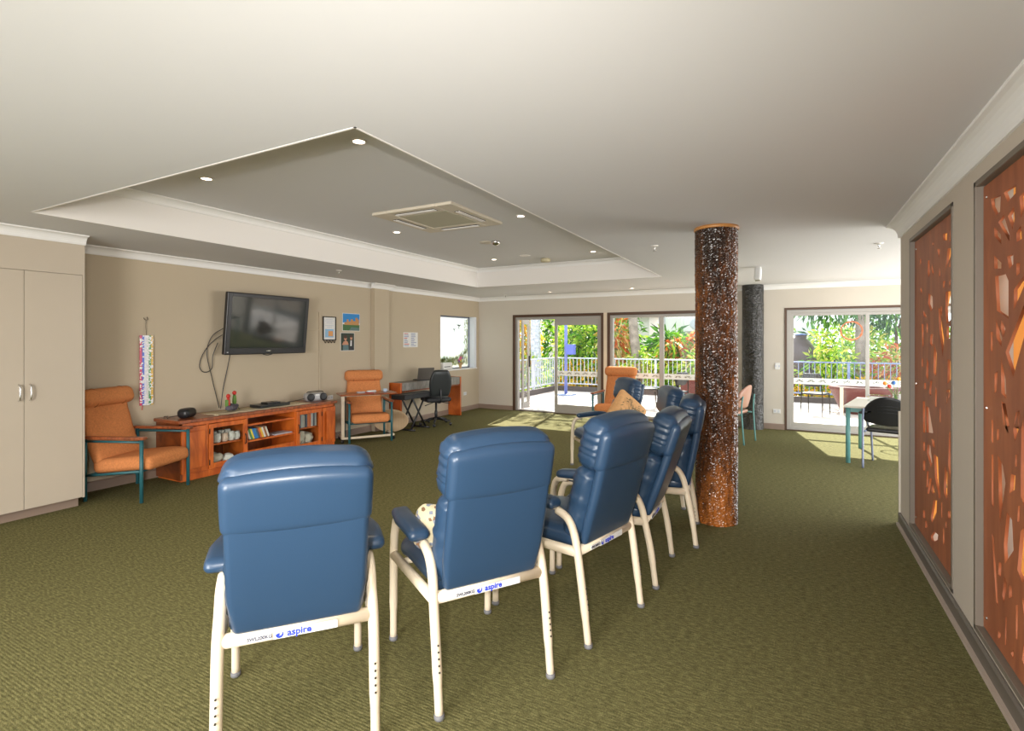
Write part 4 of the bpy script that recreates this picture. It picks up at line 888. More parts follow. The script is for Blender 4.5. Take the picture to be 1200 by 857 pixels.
# local x = along the bar, local -y = towards the room
W2 = .385
obj('base_frame', tube(B(), smoothpath([(-W2 + .02, .36, .075), (-W2, .10, .075), (-W2, .0, .075), (-W2 + .05, -.03, .075), (0, -.03, .075), (W2 - .05, -.03, .075), (W2, 0, .075), (W2, .05, .075), (W2, .36, .075)], 4), .019, 10), m_cream, T, smooth=True)
obj('post', bx(-W2 - .02, -W2 + .03, -.02, .02, .07, .705), m_cream, T, bevel=.006)
obj('board_support', bx(-W2, .18, -.018, .018, .700, .726), m_cream, T, bevel=.004)
obj('board', bx(-W2 - .06, W2 + .02, -.19, .19, .726, .748), m_arm, T, bevel=.006, label='dark red-brown board')
for (x, y) in ((-W2, .0), (W2, .0), (-W2 + .02, .36), (W2, .36)):
    c_ = obj('caster', lathe(B(), [(0, -.012), (.024, -.012), (.027, -.006), (.027, .006), (.024, .012), (0, .012)], seg=16, mtx=Matrix.Translation((x, y, .028)) @ Matrix.Rotation(PI / 2, 4, 'X')), m_black, T, smooth=True)
    obj('caster_fork', bx(x - .012, x + .012, y - .018, y + .018, .03, .07), m_iron, c_)
# bits lying on the board
top = .748
def onb(x, y): v = Vector((-5.74, 6.02, 0)) + Vector((math.cos(ang) * x - math.sin(ang) * y, math.sin(ang) * x + math.cos(ang) * y, 0)); return (v.x, v.y, top)
o = obj('spectacles_case', cushion(B(), (.15, .06, .03), .014, 5, c=(0, 0, .016)), m_white, smooth=True); o.location = onb(.05, .02); o.rotation_euler = (0, 0, ang + .3); tag(o, 'small white case lying in the middle of the overbed table', 'case')
o = obj('pen', tube(B(), [(0, 0, .006), (.14, .03, .006)], .005, 8), m_red, smooth=True); o.location = onb(-.06, -.05); tag(o, 'red pen lying on the overbed table', 'pen')
o = obj('notepad', bx(-.06, .06, -.045, .045, 0, .012), m_rail, bevel=.002); o.location = onb(-.10, .06); o.rotation_euler = (0, 0, ang); tag(o, 'grey-blue notepad on the overbed table', 'notepad')
mug('cup', *onb(.26, .02), .03, .05, M('pale_blue_china', (.45, .55, .68), .3), 'small pale blue cup near the right end of the overbed table', None)
# oval ribbed board
T = thing('ribbed_board', 'beige ribbed oval board standing on edge behind the second orange armchair', 'board', (-5.99, 6.80, 0), R(28.3)); T.rotation_euler = (R(-4), 0, R(28.3))
prof = ell(0, .192, .30, .19, 40)
b = B(); prism(b, prof, 0, .03, lambda a, c, t: (a, t, c)); obj('panel', b, M('beige_laminate', (.58, .42, .25), .6), T, bevel=.004)
b = B()
for k in range(-13, 14):
    x = k * .021; hh = .19 * math.sqrt(max(0, 1 - (x / .30) ** 2)) - .012
    if hh > .02: box(b, x - .004, x + .004, -.004, .001, .192 - hh, .192 + hh)
obj('ribs', b, M('beige_ribs', (.48, .34, .20), .6), T)

# ================================================================== low console, laptop, printer, flowers
CX0, CX1, CY0, CY1, CZT = XL + .01, -6.04, 7.12, 9.02, .80
T = thing('console', 'low console with orange end panels and grey shelves against the left wall', 'console', (CX0, CY0, 0)); d = CX1 - CX0; l = CY1 - CY0
m_gb = woodmat('grey_weathered_board', (.16, .15, .135), (.30, .28, .25), .5, (1, 5, 1), 6, 0)
for y in (0, l - .04): obj('end_panel', bx(0, d, y, y + .04, 0, CZT), m_ply2 if False else m_pine, T, bevel=.003, label='orange end panel')
obj('top_board', bx(0, d - .01, .04, l - .04, CZT - .03, CZT - .005), m_gb, T); obj('front_board', bx(d - .03, d - .01, .04, l - .04, CZT - .145, CZT - .03), m_gb, T, label='grey weathered front board')
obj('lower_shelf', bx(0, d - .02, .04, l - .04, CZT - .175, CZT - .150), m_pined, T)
T = thing('laptop', 'open dark grey laptop on the console under the notice', 'laptop', (-6.18, 7.93, CZT - .005), R(62))
obj('keyboard_base', bx(-.16, .16, -.11, .11, .001, .018), m_blackm, T, bevel=.003)
b = bx(-.16, .16, 0, .012, 0, .23); bmesh.ops.transform(b, matrix=Matrix.Translation((0, -.105, .016)) @ Matrix.Rotation(R(14), 4, 'X') , verts=b.verts)
T.rotation_euler.z = R(62)
obj('lid', b, M('laptop_grey', (.10, .088, .078), .4), T, bevel=.003)
T = thing('keyboard_instrument', 'long black slab keyboard on crossed black legs in front of the console', 'keyboard', (-5.86, 7.24, 0), R(90))
obj('keyboard_body', bx(-.40, .50, -.15, .15, .545, .625), m_blackm, T, bevel=.01)
obj('key_strip', bx(-.37, .46, -.148, -.03, .625, .632), m_black, T, bevel=.002)
for s in (-1, 1):
    for yy in (-.12, .12):
        obj('stand_leg', tube(B(), [(s * .20, yy, .02), (-s * .16, yy, .54)], .016, 8), m_black, T, smooth=True)
    obj('stand_foot', tube(B(), [(s * .20, -.2, .016), (s * .20, .2, .016)], .016, 8), m_black, T, smooth=True)
T = thing('office_chair', 'black swivel office chair with a rounded back at the console', 'office chair', (-5.78, 7.80, 0), R(55))
obj('seat', cushion(B(), (.46, .44, .08), .035, 8, .008, c=(0, .02, .47)), m_blackm, T, smooth=True)
obj('column', tube(B(), [(0, 0, .10), (0, 0, .25), (0, 0, .26), (0, 0, .43)], [.028, .028, .02, .02], 12), m_black, T, smooth=True)
b = cushion(B(), (.41, .07, .48), .033, 10, .012, lambda p: (p.x * (1 - .35 * (p.z / .24) ** 2 * (1 if p.z > 0 else .6)), p.y - .35 * p.x * p.x, p.z)); A = Matrix.Translation((0, -.235, .78)) @ Matrix.Rotation(R(9), 4, 'X')
for v in b.verts: v.co = A @ v.co
obj('backrest', b, M('black_shell', (.022, .026, .028), .35), T, smooth=True)
obj('back_bracket', tube(B(), smoothpath([(0, .0, .42), (0, -.22, .43), (0, -.275, .50), (0, -.265, .68)], 5), .018, 8), m_black, T, smooth=True)
obj('lever', tube(B(), [(0.05, .0, .42), (.26, -.02, .38)], .008, 8), m_black, T, smooth=True)
obj('lever', tube(B(), [(-.05, -.05, .42), (-.24, -.10, .37)], .008, 8), m_black, T, smooth=True)
for k in range(5):
    a = 2 * PI * k / 5 + .5; c, s = math.cos(a), math.sin(a)
    L = obj('base_leg', tube(B(), [(0, 0, .12), (c * .16, s * .16, .095), (c * .28, s * .28, .075)], [.026, .020, .016], 8), m_black, T, smooth=True)
    obj('caster', lathe(B(), [(0, -.022), (.024, -.022), (.028, -.012), (.028, .012), (.024, .022), (0, .022)], seg=14, mtx=Matrix.Translation((c * .285, s * .285, .029)) @ Matrix.Rotation(PI / 2, 4, 'X')), m_black, L, smooth=True)
T = thing('printer', 'small white printer on the left end of the window sill', 'printer', (XL - .06, 8.93, wz0 + .004))
obj('body', cushion(B(), (.17, .33, .15), .02, 5, c=(0.02, 0, .078)), m_white, T, smooth=True); obj('paper_slot', bx(.095, .108, -.14, .08, .06, .075), m_blackm, T)
T = thing('flower_vase', 'bunch of pink, purple and yellow flowers in a tan cone vase on the window sill', 'vase of flowers', (XL - .05, 9.52, wz0 + .004))
obj('vase', lathe(B(), [(0, 0), (.022, 0), (.020, .01), (.048, .13), (.044, .13), (.016, .015), (0, .015)], seg=18), M('tan_ceramic', (.50, .30, .14), .5), T, smooth=True)
rr = random.Random(6); fc = {'pink': (.75, .10, .30), 'magenta': (.55, .03, .35), 'purple': (.16, .06, .45), 'yellow': (.8, .55, .05), 'rose': (.85, .35, .45), 'crimson': (.45, .02, .06)}
for k in range(17):
    nm = list(fc)[k % 6]; a = rr.uniform(0, 2 * PI); q = rr.uniform(0, .075); p = Vector((q * math.cos(a) * .6, q * math.sin(a) * 1.2, .18 + rr.uniform(-.03, .07)))
    b = B()
    for j in range(6):
        an = j * PI / 3; b.faces.new([b.verts.new(p + Vector(v)) for v in ((0.008, 0, 0), (.012, .022 * math.cos(an) - .007 * math.sin(an), .022 * math.sin(an) + .007 * math.cos(an)), (.016, .03 * math.cos(an), .03 * math.sin(an)), (.012, .022 * math.cos(an) + .007 * math.sin(an), .022 * math.sin(an) - .007 * math.cos(an)))])
    lathe(b, [(0, -.008), (.009, -.004), (.009, .004), (0, .008)], tuple(p + Vector((.01, 0, 0))), 8)
    mm = bpy.data.materials.get('petal_' + nm) or M('petal_' + nm, fc[nm], .6)
    f_ = obj('flower', b, mm, T); 
    obj('stem', tube(B(), [(0, 0, .10), tuple(p)], .0025, 5), m_green, f_)

# ================================================================== ceiling fittings
m_lamp = emis('lamp_glow', (1, .80, .62), 14)
def downlight(x, y, z, label):
    T = thing('ceiling_light', label, 'light', (x, y, z), 0, 'recessed downlights')
    obj('trim_ring', lathe(B(), [(.052, 0), (.052, -.006), (.040, -.009), (.036, -.002), (.036, 0)], seg=24), m_recess, T, smooth=True)
    obj('lamp_lens', lathe(B(), [(.037, 0), (.037, -.003), (0, -.004)], seg=20), m_lamp, T)
    l = lamp('downlight_beam', 'SPOT', (x, y, z - .03), 26, (1, .82, .62), spot_size=R(95), spot_blend=.7, shadow_soft_size=.04)
for (x, y, n) in ((-2.49, 2.525, 'in the corner of the raised ceiling tray nearest the camera'), (-4.14, 2.528, 'at the left of the raised ceiling tray, above the dark near edge'), (-2.50, 4.845, 'right of the air conditioner beside the tray edge'), (-4.18, 4.86, 'below-left of the square air conditioner'), (-4.22, 7.24, 'in the far left of the raised tray'), (-2.57, 7.28, 'near the far right corner of the raised tray')):
    downlight(x, y, RZ, 'glowing round downlight ' + n)
downlight(-4.27, 9.55, CZ, 'glowing round downlight in the low ceiling before the sliding door, left of the pair'); downlight(-2.63, 9.60, CZ, 'glowing round downlight in the low ceiling before the fixed window, right of the pair')
# cassette air conditioner
T = thing('ceiling_air_conditioner', 'square white cassette air conditioner in the raised ceiling tray', 'air conditioner', (-3.29, 4.50, RZ))
b = B(); h = .49
box(b, -h, -.30, -h, h, -.03, 0); box(b, .30, h, -h, h, -.03, 0); box(b, -.30, .30, -h, -.30, -.03, 0); box(b, -.30, .30, .30, h, -.03, 0)
m_acw = M('warm_white_plastic', (.62, .56, .46), .5)
obj('fascia', b, m_acw, T, bevel=.008); obj('return_grille', bx(-.29, .29, -.29, .29, -.028, 0), M('filter_grey', (.46, .44, .34), .7), T, bevel=.004)
for k in range(4):
    m_ = Matrix.Rotation(k * PI / 2, 4, 'Z'); b = B(); box(b, -.24, .24, -.425, -.355, -.034, -.030, m_); s_ = obj('outlet_slot', b, m_blackm, T)
    b = B(); box(b, -.24, .24, -.418, -.400, -.040, -.032, m_); box(b, -.24, .24, -.388, -.370, -.040, -.032, m_); obj('louvre', b, m_recess, s_)
def sprinkler(x, y, z, label):
    T = thing('fire_sprinkler', label, 'sprinkler', (x, y, z), 0, 'ceiling sprinkler heads')
    obj('escutcheon', lathe(B(), [(0, 0), (.040, 0), (.036, -.006), (.015, -.010), (0, -.010)], seg=20), m_recess, T, smooth=True)
    obj('sprinkler_head', lathe(B(), [(.010, -.008), (.010, -.03), (.004, -.034), (.004, -.05), (.018, -.052), (.018, -.054), (0, -.054)], seg=12), m_chrome, T, smooth=True)
sprinkler(-1.247, 5.402, CZ, 'sprinkler head on the flat ceiling just left of the bark pillar'); sprinkler(.757, 6.319, CZ, 'sprinkler head on the flat ceiling right of the bark pillar near the partition'); sprinkler(-5.54, 5.24, CZ, 'sprinkler head on the low ceiling strip above the pictures on the left wall')
sprinkler(-5.40, 9.75, CZ, 'tiny sprinkler head on the low ceiling close to the far left corner')
T = thing('ceiling_speaker_sensor', 'round domed sensor on the tray ceiling behind the air conditioner', 'sensor', (-3.435, 5.94, RZ))
obj('mounting_plate', lathe(B(), [(0, 0), (.10, 0), (.095, -.008), (0, -.008)], (-.14, .0, 0), seg=24), m_acw, T, smooth=True); obj('dome', lathe(B(), [(.06, 0), (.062, -.02), (.045, -.045), (.02, -.055), (0, -.056)], seg=20), m_chrome, T, smooth=True)
T = thing('smoke_detector', 'beige drum-shaped smoke detector at the far end of the raised tray', 'smoke detector', (-3.44, 7.52, RZ))
obj('base_plate', lathe(B(), [(0, 0), (.055, 0), (.055, -.010), (0, -.010)], seg=24), m_acw, T, smooth=True); obj('detector_body', lathe(B(), [(.075, -.010), (.078, -.02), (.078, -.05), (.070, -.062), (0, -.062)], seg=24), M('aged_plastic', (.50, .44, .28), .5), T, smooth=True)
T = thing('smoke_detector_plate', 'thin white disc on the tray ceiling beside the drum-shaped detector', 'blanking plate', (-3.62, 7.15, RZ)); obj('disc', lathe(B(), [(0, 0), (.085, 0), (.08, -.006), (0, -.006)], seg=24), m_recess, T)
T = thing('motion_sensor', 'white wedge-shaped box fixed to the ceiling in front of the black pillar', 'sensor', (-.40, 7.62, CZ), R(-10))
b = cushion(B(), (.085, .07, .17), .02, 5, c=(0, 0, -.10)); bmesh.ops.transform(b, matrix=Matrix.Rotation(R(-14), 4, 'X'), verts=b.verts); obj('housing', b, m_white, T, smooth=True)
obj('ceiling_bracket', bx(-.03, .03, -.02, .03, -.03, 0), m_recess, T); obj('lens_window', bx(-.03, .03, -.045, -.036, -.19, -.15), m_gold, T)

# ================================================================== dining corner
T = thing('dining_table', 'white-topped table with teal legs in front of the right-hand glass door', 'table', (1.03, 8.22, 0), 0)
d = Vector((.30, 1.25)).normalized(); T.rotation_euler = (0, 0, R(-12)); T.location = (1.26, 8.30, 0)
# local frame: near-left corner at (-.6,-.6)
hw, hl = .58, .62
obj('table_top', bx(-hw, hw, -hl, hl, .70, .727), M('cream_laminate', (.66, .60, .52), .4), T, bevel=.005)
b = B(); 
for s in (-1, 1): box(b, s * (hw - .06) - .012, s * (hw - .06) + .012, -hl + .06, hl - .06, .645, .70); box(b, -hw + .06, hw - .06, s * (hl - .06) - .012, s * (hl - .06) + .012, .645, .70)
obj('apron', b, m_teal2, T)
for x in (-hw + .045, hw - .045):
    for y in (-hl + .045, hl - .045): obj('leg', tube(B(), [(x, y, 0), (x, y, .70)], .026, 12), m_teal2, T, smooth=True)
m_lav = M('blue_grey_metal', (.22, .25, .36), .35, .2)
def stacker(label, loc, rz, shell, metal, arms=False, group=None, rib=True):
    T = thing('stacking_chair', label, 'chair', (loc[0], loc[1], 0), rz, group)
    obj('seat', cushion(B(), (.46, .44, .05), .022, 8, .004, lambda p: (p.x, p.y, p.z - .05 * max(0, p.y - .1)), c=(0, .02, .455)), shell, T, smooth=True)
    def bw(p):
        e = (p.z / .18); k = 1 - .22 * max(0, e) ** 2 - .10 * max(0, -e) ** 2
        return (p.x * k, p.y + .55 * p.x * p.x * 1.3, p.z - .10 * (abs(p.x) / .25) ** 2.2 * (1 if p.z > 0 else -.2))
    b = cushion(B(), (.54, .024, .36), .012, 12, .002, bw); A = Matrix.Translation((0, -.265, .70)) @ Matrix.Rotation(R(12), 4, 'X')
    for v in b.verts: v.co = A @ v.co
    bk = obj('backrest', b, shell, T, smooth=True)
    if rib:
        for zz in (-.02, .02, .06):
            b = B(); tube(b, [A @ Vector((x, -.018 + .72 * x * x, zz + .8 * (.012 - x * x))) for x in [(-.10 + .02 * i) for i in range(11)]], .004, 6); obj('moulded_rib', b, shell, bk, smooth=True)
    for s in (-1, 1):
        obj('leg', tube(B(), smoothpath([(s * .245, -.30, 0), (s * .25, -.27, .42), (s * .25, -.27, .60), (s * .24, -.285, .72)], 5), .012, 8), metal, T, smooth=True)
        obj('leg', tube(B(), smoothpath([(s * .22, .26, 0), (s * .23, .21, .40), (s * .23, .17, .445), (s * .23, -.25, .44)], 5), .012, 8), metal, T, smooth=True)
        if arms: obj('armrest', cushion(B(), (.05, .26, .022), .01, 4, c=(s * .275, -.12, .66)), m_black, T, smooth=True); obj('arm_support', tube(B(), [(s * .27, .0, .65), (s * .24, .10, .44)], .011, 8), metal, T, smooth=True)
    return T
stacker('black plastic stacking chair with an oval back and blue-grey legs at the white table', (1.06, 7.84), R(-14), m_black, m_lav, arms=True)
stacker('chair with a brownish timber back and teal legs half hidden behind the bark pillar', (-.86, 8.72), R(75), M('pinkish_ply', (.42, .22, .15), .4), m_teal2, rib=False)
T = thing('acrylic_box', 'clear low box with napkins standing on the white table', 'box', (1.02, 8.52, .7285), R(-12))
b = B(); ring(b, -.11, .11, 0, .08, .004, -.08, .08); obj('box_walls', bx(-.12, .12, -.07, .07, 0, .085), m_glass, T); obj('napkins', bx(-.10, .10, -.05, .05, .006, .06), m_paper, T, bevel=.004)
T = thing('tulip_vase', 'vase of orange, blue and teal paper tulips on the white table', 'vase of flowers', (1.22, 8.60, .7285))
obj('vase', lathe(B(), [(0, 0), (.04, 0), (.045, .05), (.035, .12), (.042, .14), (.038, .14), (.03, .12), (.038, .05), (0, .006)], seg=18), m_glass, T, smooth=True)
tc = {'orange': (.75, .24, .03), 'blue': (.05, .16, .45), 'red': (.65, .06, .03), 'teal': (.03, .26, .33), 'amber': (.7, .35, .04)}
for k, (nm, dx, dz_) in enumerate((('orange', -.13, .24), ('blue', -.03, .25), ('red', -.075, .20), ('teal', .10, .21), ('amber', .03, .30), ('blue', .14, .27))):
    mm = bpy.data.materials.get('tulip_' + nm) or M('tulip_' + nm, tc[nm], .5)
    f_ = obj('tulip', lathe(B(), [(0, -.025), (.020, -.016), (.026, .004), (.018, .028), (.0, .020)], (dx, .02 * k - .05, dz_), 8), mm, T, smooth=True)
    obj('stem', tube(B(), smoothpath([(0, 0, .02), (dx * .4, .01 * k - .02, .12), (dx, .02 * k - .05, dz_ - .02)], 5), .004, 6), m_green, f_)
T = thing('condiment_tray', 'cluttered dark condiment tray behind the clear box on the white table', 'tray', (1.30, 8.36, .7285), R(20))
obj('tray', bx(-.14, .14, -.08, .08, 0, .03), m_pined, T, bevel=.006)
for k, c in enumerate(('white', 'dark', 'amber')): obj('jar', lathe(B(), [(0, .03), (.026, .03), (.028, .09), (.018, .11), (.018, .125), (0, .125)], (-.08 + .08 * k, 0, 0), 14), [m_white, m_black, m_yel][k], T, smooth=True, label=c + ' jar')

# ================================================================== outside
DY = 15.15
struct('deck', bx(-6.75, 7.5, YF + .14, DY + .05, -.12, -.015), m_deck)
struct('ground', bx(-30, 30, DY + .05, 60, -.45, -.40), M('leaf_litter', (.16, .10, .06), .9, vary=(2, .4)))
b = B(); box(b, -30, -6.75, -5, DY + .05, -.45, -.40); struct('ground_side', b, M('leaf_litter_side', (.16, .11, .07), .9, vary=(2, .4)))
b = B(); box(b, 3.4, 16, -5, YF + .14, -.12, -.02); struct('paving', b, M('pale_paving', (.50, .47, .42), .8, vary=(2, .1)))
struct('eave', bx(-7.4, 7, YF + .3, YF + .55, 2.62, 2.75), m_cornice)
b = B(); box(b, -6.62, -6.50, YF + .2, DY, -.015, .13); box(b, -6.62, 7.4, DY - .12, DY, -.015, .13); struct('trim_10', b, m_curb)
def rail(label, x0, y0, x1, y1, m):
    T = thing('deck_railing', label, 'railing', (x0, y0, 0), math.atan2(y1 - y0, x1 - x0), 'railing sections round the deck'); L = math.hypot(x1 - x0, y1 - y0)
    obj('top_rail', bx(0, L, -.03, .03, .985, 1.02), m, T, bevel=.006); obj('bottom_rail', bx(.03, L, -.015, .015, .20, .235), m, T)
    obj('post', bx(-.03, .03, -.03, .03, .12, .985), m, T, bevel=.004)
    n = max(2, int(L / .115))
    for k in range(1, n): x = k * L / n; obj('baluster', bx(x - .008, x + .008, -.008, .008, .235, .985), m, T)
yy = [YF + .4, 11.95, 13.5, DY - .06]
for k, (a, c) in enumerate(zip(yy, yy[1:])): rail('pale deck railing along the left edge, %s section' % ('nearest', 'middle', 'far')[k], -6.56, a, -6.56, c, m_rail)
xs = [-6.56, -5.0, -3.45, -1.9, -.35, 1.2, 2.75, 4.3, 5.8]
pl = ['in the far left corner behind the pole', 'behind the closed sliding leaf', 'behind the fixed window left of its mullion', 'behind the fixed window right of its mullion', 'behind the left pane of the right-hand door', 'behind the mullion of the right-hand door', 'hidden past the partition on the right', 'at the far right end']
for k, (a, c) in enumerate(zip(xs, xs[1:])): rail('deck railing along the back, ' + pl[k], a, DY - .06, c, DY - .06, m_rail if k < 4 else m_raild)

# pole with a base plate and a box
T = thing('pole', 'blue-grey pole with a small box and round base plate on the deck', 'pole', (-5.72, 13.9, -.015))
obj('shaft', tube(B(), [(0, 0, .03), (0, 0, 3.2)], .045, 12), M('periwinkle_metal', (.17, .21, .52), .4), T, smooth=True); obj('base_plate', lathe(B(), [(0, 0), (.30, 0), (.30, .02), (.06, .04), (0, .04)], seg=28), m_raild, T, smooth=True)
obj('box', bx(.03, .27, -.08, .08, 1.16, 1.45), M('blue_box', (.12, .16, .55), .4), T, bevel=.01)

# foliage
def leaves(bm, c, rad, n, ls, rr, droop=.5, hollow=.35, aspect=.34):
    for _ in range(n):
        while True:
            p = Vector((rr.uniform(-1, 1), rr.uniform(-1, 1), rr.uniform(-1, 1)))
            if hollow < p.length < 1: break
        q = Vector((p.x * rad[0], p.y * rad[1], p.z * rad[2])) + Vector(c)
        if q.y < DY + .03 and q.z < 3.0 and q.x > -6.6: q.y = DY + .05 + rr.random() * .35
        d = (p + Vector((rr.uniform(-.6, .6), rr.uniform(-.6, .6), rr.uniform(-.9, .5) - droop * .4))).normalized()
        s = d.cross(Vector((rr.uniform(-1, 1), rr.uniform(-1, 1), rr.uniform(-1, 1)))).normalized(); L = ls * rr.uniform(.6, 1.3); w = L * aspect
        u = d.cross(s) * (L * .12)
        v = [bm.verts.new(x) for x in (q, q + d * L * .45 + s * w * .5 + u, q + d * L - Vector((0, 0, L * .15)), q + d * L * .45 - s * w * .5 + u)]
        bm.faces.new((v[0], v[1], v[2])); bm.faces.new((v[0], v[2], v[3]))
lm_green = leafmat('leaf_mid_green', [(0, (.07, .24, .02)), (.3, (.18, .42, .03)), (.55, (.42, .60, .06)), (.8, (.03, .10, .015))])
lm_lime = leafmat('leaf_lime', [(0, (.30, .55, .03)), (.35, (.62, .72, .08)), (.65, (.12, .30, .02)), (.85, (.80, .72, .20))])
lm_gold = leafmat('leaf_gold', [(0, (.80, .42, .02)), (.35, (.88, .62, .06)), (.6, (.50, .22, .02)), (.8, (.25, .38, .03))])
lm_red = leafmat('leaf_red', [(0, (.55, .12, .03)), (.3, (.75, .35, .12)), (.55, (.30, .42, .06)), (.8, (.80, .70, .35))])
lm_dark = leafmat('leaf_dark', [(0, (.03, .11, .02)), (.4, (.07, .20, .03)), (.75, (.16, .34, .05))])
m_bark = M('grey_bark', (.30, .25, .21), .9, bump=(20, .7, .03), vary=(6, .3)); m_barkb = M('brown_bark', (.17, .11, .075), .9, bump=(20, .7, .03), vary=(6, .3)); m_barkw = M('mottled_pale_bark', (.50, .54, .60), .85, vary=(14, .35))
def shrub(name, label, cat, c, rad, n, ls, m, seed, group='garden plants beyond the railing', aspect=.34):
    T = thing(name, label, cat, (c[0], c[1], -.4), 0, group); rr = random.Random(seed)
    b = B(); leaves(b, (0, 0, c[2] + .4), rad, n, ls, rr, aspect=aspect)
    for v in b.verts:
        pass
    obj('foliage', b, m, T)
    b = B()
    for k in range(4): a = rr.uniform(0, 6.28); tube(b, [(0, 0, 0), (math.cos(a) * rad[0] * .3, math.sin(a) * rad[1] * .3, (c[2] + .4) * .6), (math.cos(a) * rad[0] * .5, math.sin(a) * rad[1] * .5, c[2] + .4 + rad[2] * .4)], [.03, .02, .01], 6)
    obj('stems', b, m_barkb, T, smooth=True)
_DY = DY
def SH(*a, **k):
    global DY
    c = a[3]; DY = -99; shrub(*a, **k); DY = _DY
gp = 'garden plants beyond the railing'
SH('croton_shrub', 'tall golden-leaved shrub outside the open doorway', 'shrub', (-8.7, 16.6, 1.7), (.85, .8, 1.2), 1500, .22, lm_gold, 1)
SH('shrub', 'lime-leaved shrub low behind the railing at the open doorway', 'shrub', (-8.3, 16.0, .35), (1.2, .7, .9), 1200, .2, lm_lime, 2)
SH('shrub', 'lime and gold shrub right of the pale trunk', 'shrub', (-6.75, 17.0, 1.5), (.6, .7, 1.2), 1100, .2, lm_lime, 3)
SH('shrub', 'green shrub behind the deck pole', 'shrub', (-6.0, 16.9, 1.1), (.9, .7, 1.3), 1200, .24, lm_green, 4)
SH('shrub', 'golden low shrub behind the decal strip of the sliding leaf', 'shrub', (-5.9, 16.1, .25), (1.1, .6, .7), 900, .16, lm_gold, 14)
SH('shrub', 'dark feathery shrub high behind the sliding leaf', 'shrub', (-6.3, 19.2, 2.6), (1.4, 1, 1.4), 1400, .2, lm_dark, 5, aspect=.12)
SH('shrub', 'green shrub behind the left part of the fixed window', 'shrub', (-5.0, 17.3, .6), (.9, .6, .9), 1000, .22, lm_lime, 6)
SH('cordyline', 'red-leaved cordyline beside the leaning trunk', 'shrub', (-5.15, 16.7, 1.6), (.45, .4, .7), 330, .38, lm_red, 7, aspect=.16)
SH('shrub', 'broad dark green leaves right of the big tree trunk', 'shrub', (-3.75, 18.2, 1.0), (.6, .6, .9), 420, .42, lm_dark, 8, aspect=.4)
SH('shrub', 'low lime shrub under the broad dark leaves', 'shrub', (-3.9, 16.3, .45), (1.0, .6, .8), 1000, .18, lm_lime, 9)
SH('croton_shrub', 'red and cream croton behind the right part of the fixed window', 'shrub', (-2.75, 16.9, .95), (1.0, .6, .75), 1200, .26, lm_red, 10)
SH('shrub', 'golden and green shrub at the pillar side of the fixed window', 'shrub', (-2.2, 16.2, .5), (1.0, .6, .8), 1100, .2, lm_lime, 11)
SH('palm_clump', 'green palm clump beside the mullion of the fixed window', 'shrub', (-3.35, 16.6, 1.5), (.4, .4, .45), 80, .5, lm_green, 12, aspect=.10)
SH('shrub', 'lime shrub behind the railing at the left of the right-hand door', 'shrub', (.9, 17.0, .5), (1.1, .6, .8), 1000, .2, lm_lime, 20)
SH('shrub', 'bright green shrub in the middle of the right-hand door', 'shrub', (1.3, 17.8, 1.1), (1.3, .8, .9), 1500, .2, lm_lime, 21)
SH('croton_shrub', 'red-tipped shrub behind the right pane of the right-hand door', 'shrub', (2.7, 16.6, .75), (.9, .6, .75), 1100, .2, lm_red, 22)
SH('shrub', 'golden low shrub at the right pane of the right-hand door', 'shrub', (2.5, 16.0, .2), (1.6, .5, .5), 1000, .16, lm_gold, 23)
SH('shrub', 'yellow-flowered low shrub beside the dark urn', 'shrub', (.1, 15.9, .1), (.9, .4, .4), 500, .16, lm_gold, 24)
SH('hedge', 'green hedge far behind the car', 'hedge', (3.0, 24.5, .8), (5.0, .8, 1.4), 3000, .3, lm_green, 25)
SH('hedge', 'dense green hedge far behind the left garden', 'hedge', (-9.0, 22.5, 1.2), (3.6, .8, 2.2), 3200, .34, lm_green, 26)

def tree(label, base, top, r0, r1, bark, crown, n, ls, lm, seed, extra=()):
    T = thing('tree', label, 'tree', (base[0], base[1], -.4), 0, 'trees beyond the deck'); rr = random.Random(seed)
    P0 = Vector((0, 0, 0)); P1 = Vector((top[0] - base[0], top[1] - base[1], top[2] + .4)); mid = P0.lerp(P1, .5) + Vector((rr.uniform(-.1, .1), 0, 0))
    pts = smoothpath([P0, mid, P1], 8); obj('trunk', tube(B(), pts, [r0 + (r1 - r0) * i / (len(pts) - 1) for i in range(len(pts))], 14), bark, T, smooth=True)
    cc = Vector((crown[0] - base[0], crown[1] - base[1], crown[2] + .4)); rad = crown[3]
    for k in range(5):
        a = rr.uniform(0, 6.28); e_ = cc + Vector((math.cos(a) * rad[0] * .6, math.sin(a) * rad[1] * .6, rr.uniform(-.2, .5) * rad[2]))
        obj('branch', tube(B(), smoothpath([P1 * .92, (P1 + e_) / 2 + Vector((0, 0, .2)), e_], 5), [r1 * .6 * (1 - i / 12) for i in range(11)], 8), bark, T, smooth=True)
    b = B(); global DY; DY = -99; leaves(b, tuple(cc), rad, n, ls, rr, hollow=.1); DY = _DY; obj('foliage', b, lm, T)
tree('tree with a pale mottled trunk outside the open doorway', (-7.55, 16.0), (-7.65, 16.0, 3.4), .19, .16, m_barkw, (-7.9, 16.6, 5.6, (1.9, 1.6, 1.5)), 1100, .26, lm_lime, 31)
tree('big grey-trunked tree seen through the left pane of the fixed window', (-4.17, 16.5), (-4.55, 16.5, 3.6), .17, .13, m_bark, (-5.0, 17.2, 6.0, (2.2, 1.8, 1.5)), 1300, .26, lm_green, 32)
tree('leaning grey tree left of the big trunk', (-4.92, 16.9), (-5.46, 16.9, 3.2), .12, .09, m_bark, (-6.2, 18.0, 5.8, (1.5, 1.5, 1.2)), 600, .26, lm_green, 33)
tree('slender pale tree between the leaning and the big trunk', (-5.0, 18.2), (-4.95, 18.2, 3.4), .06, .05, m_bark, (-4.8, 18.8, 4.6, (1.1, 1.0, .9)), 500, .25, lm_lime, 37)
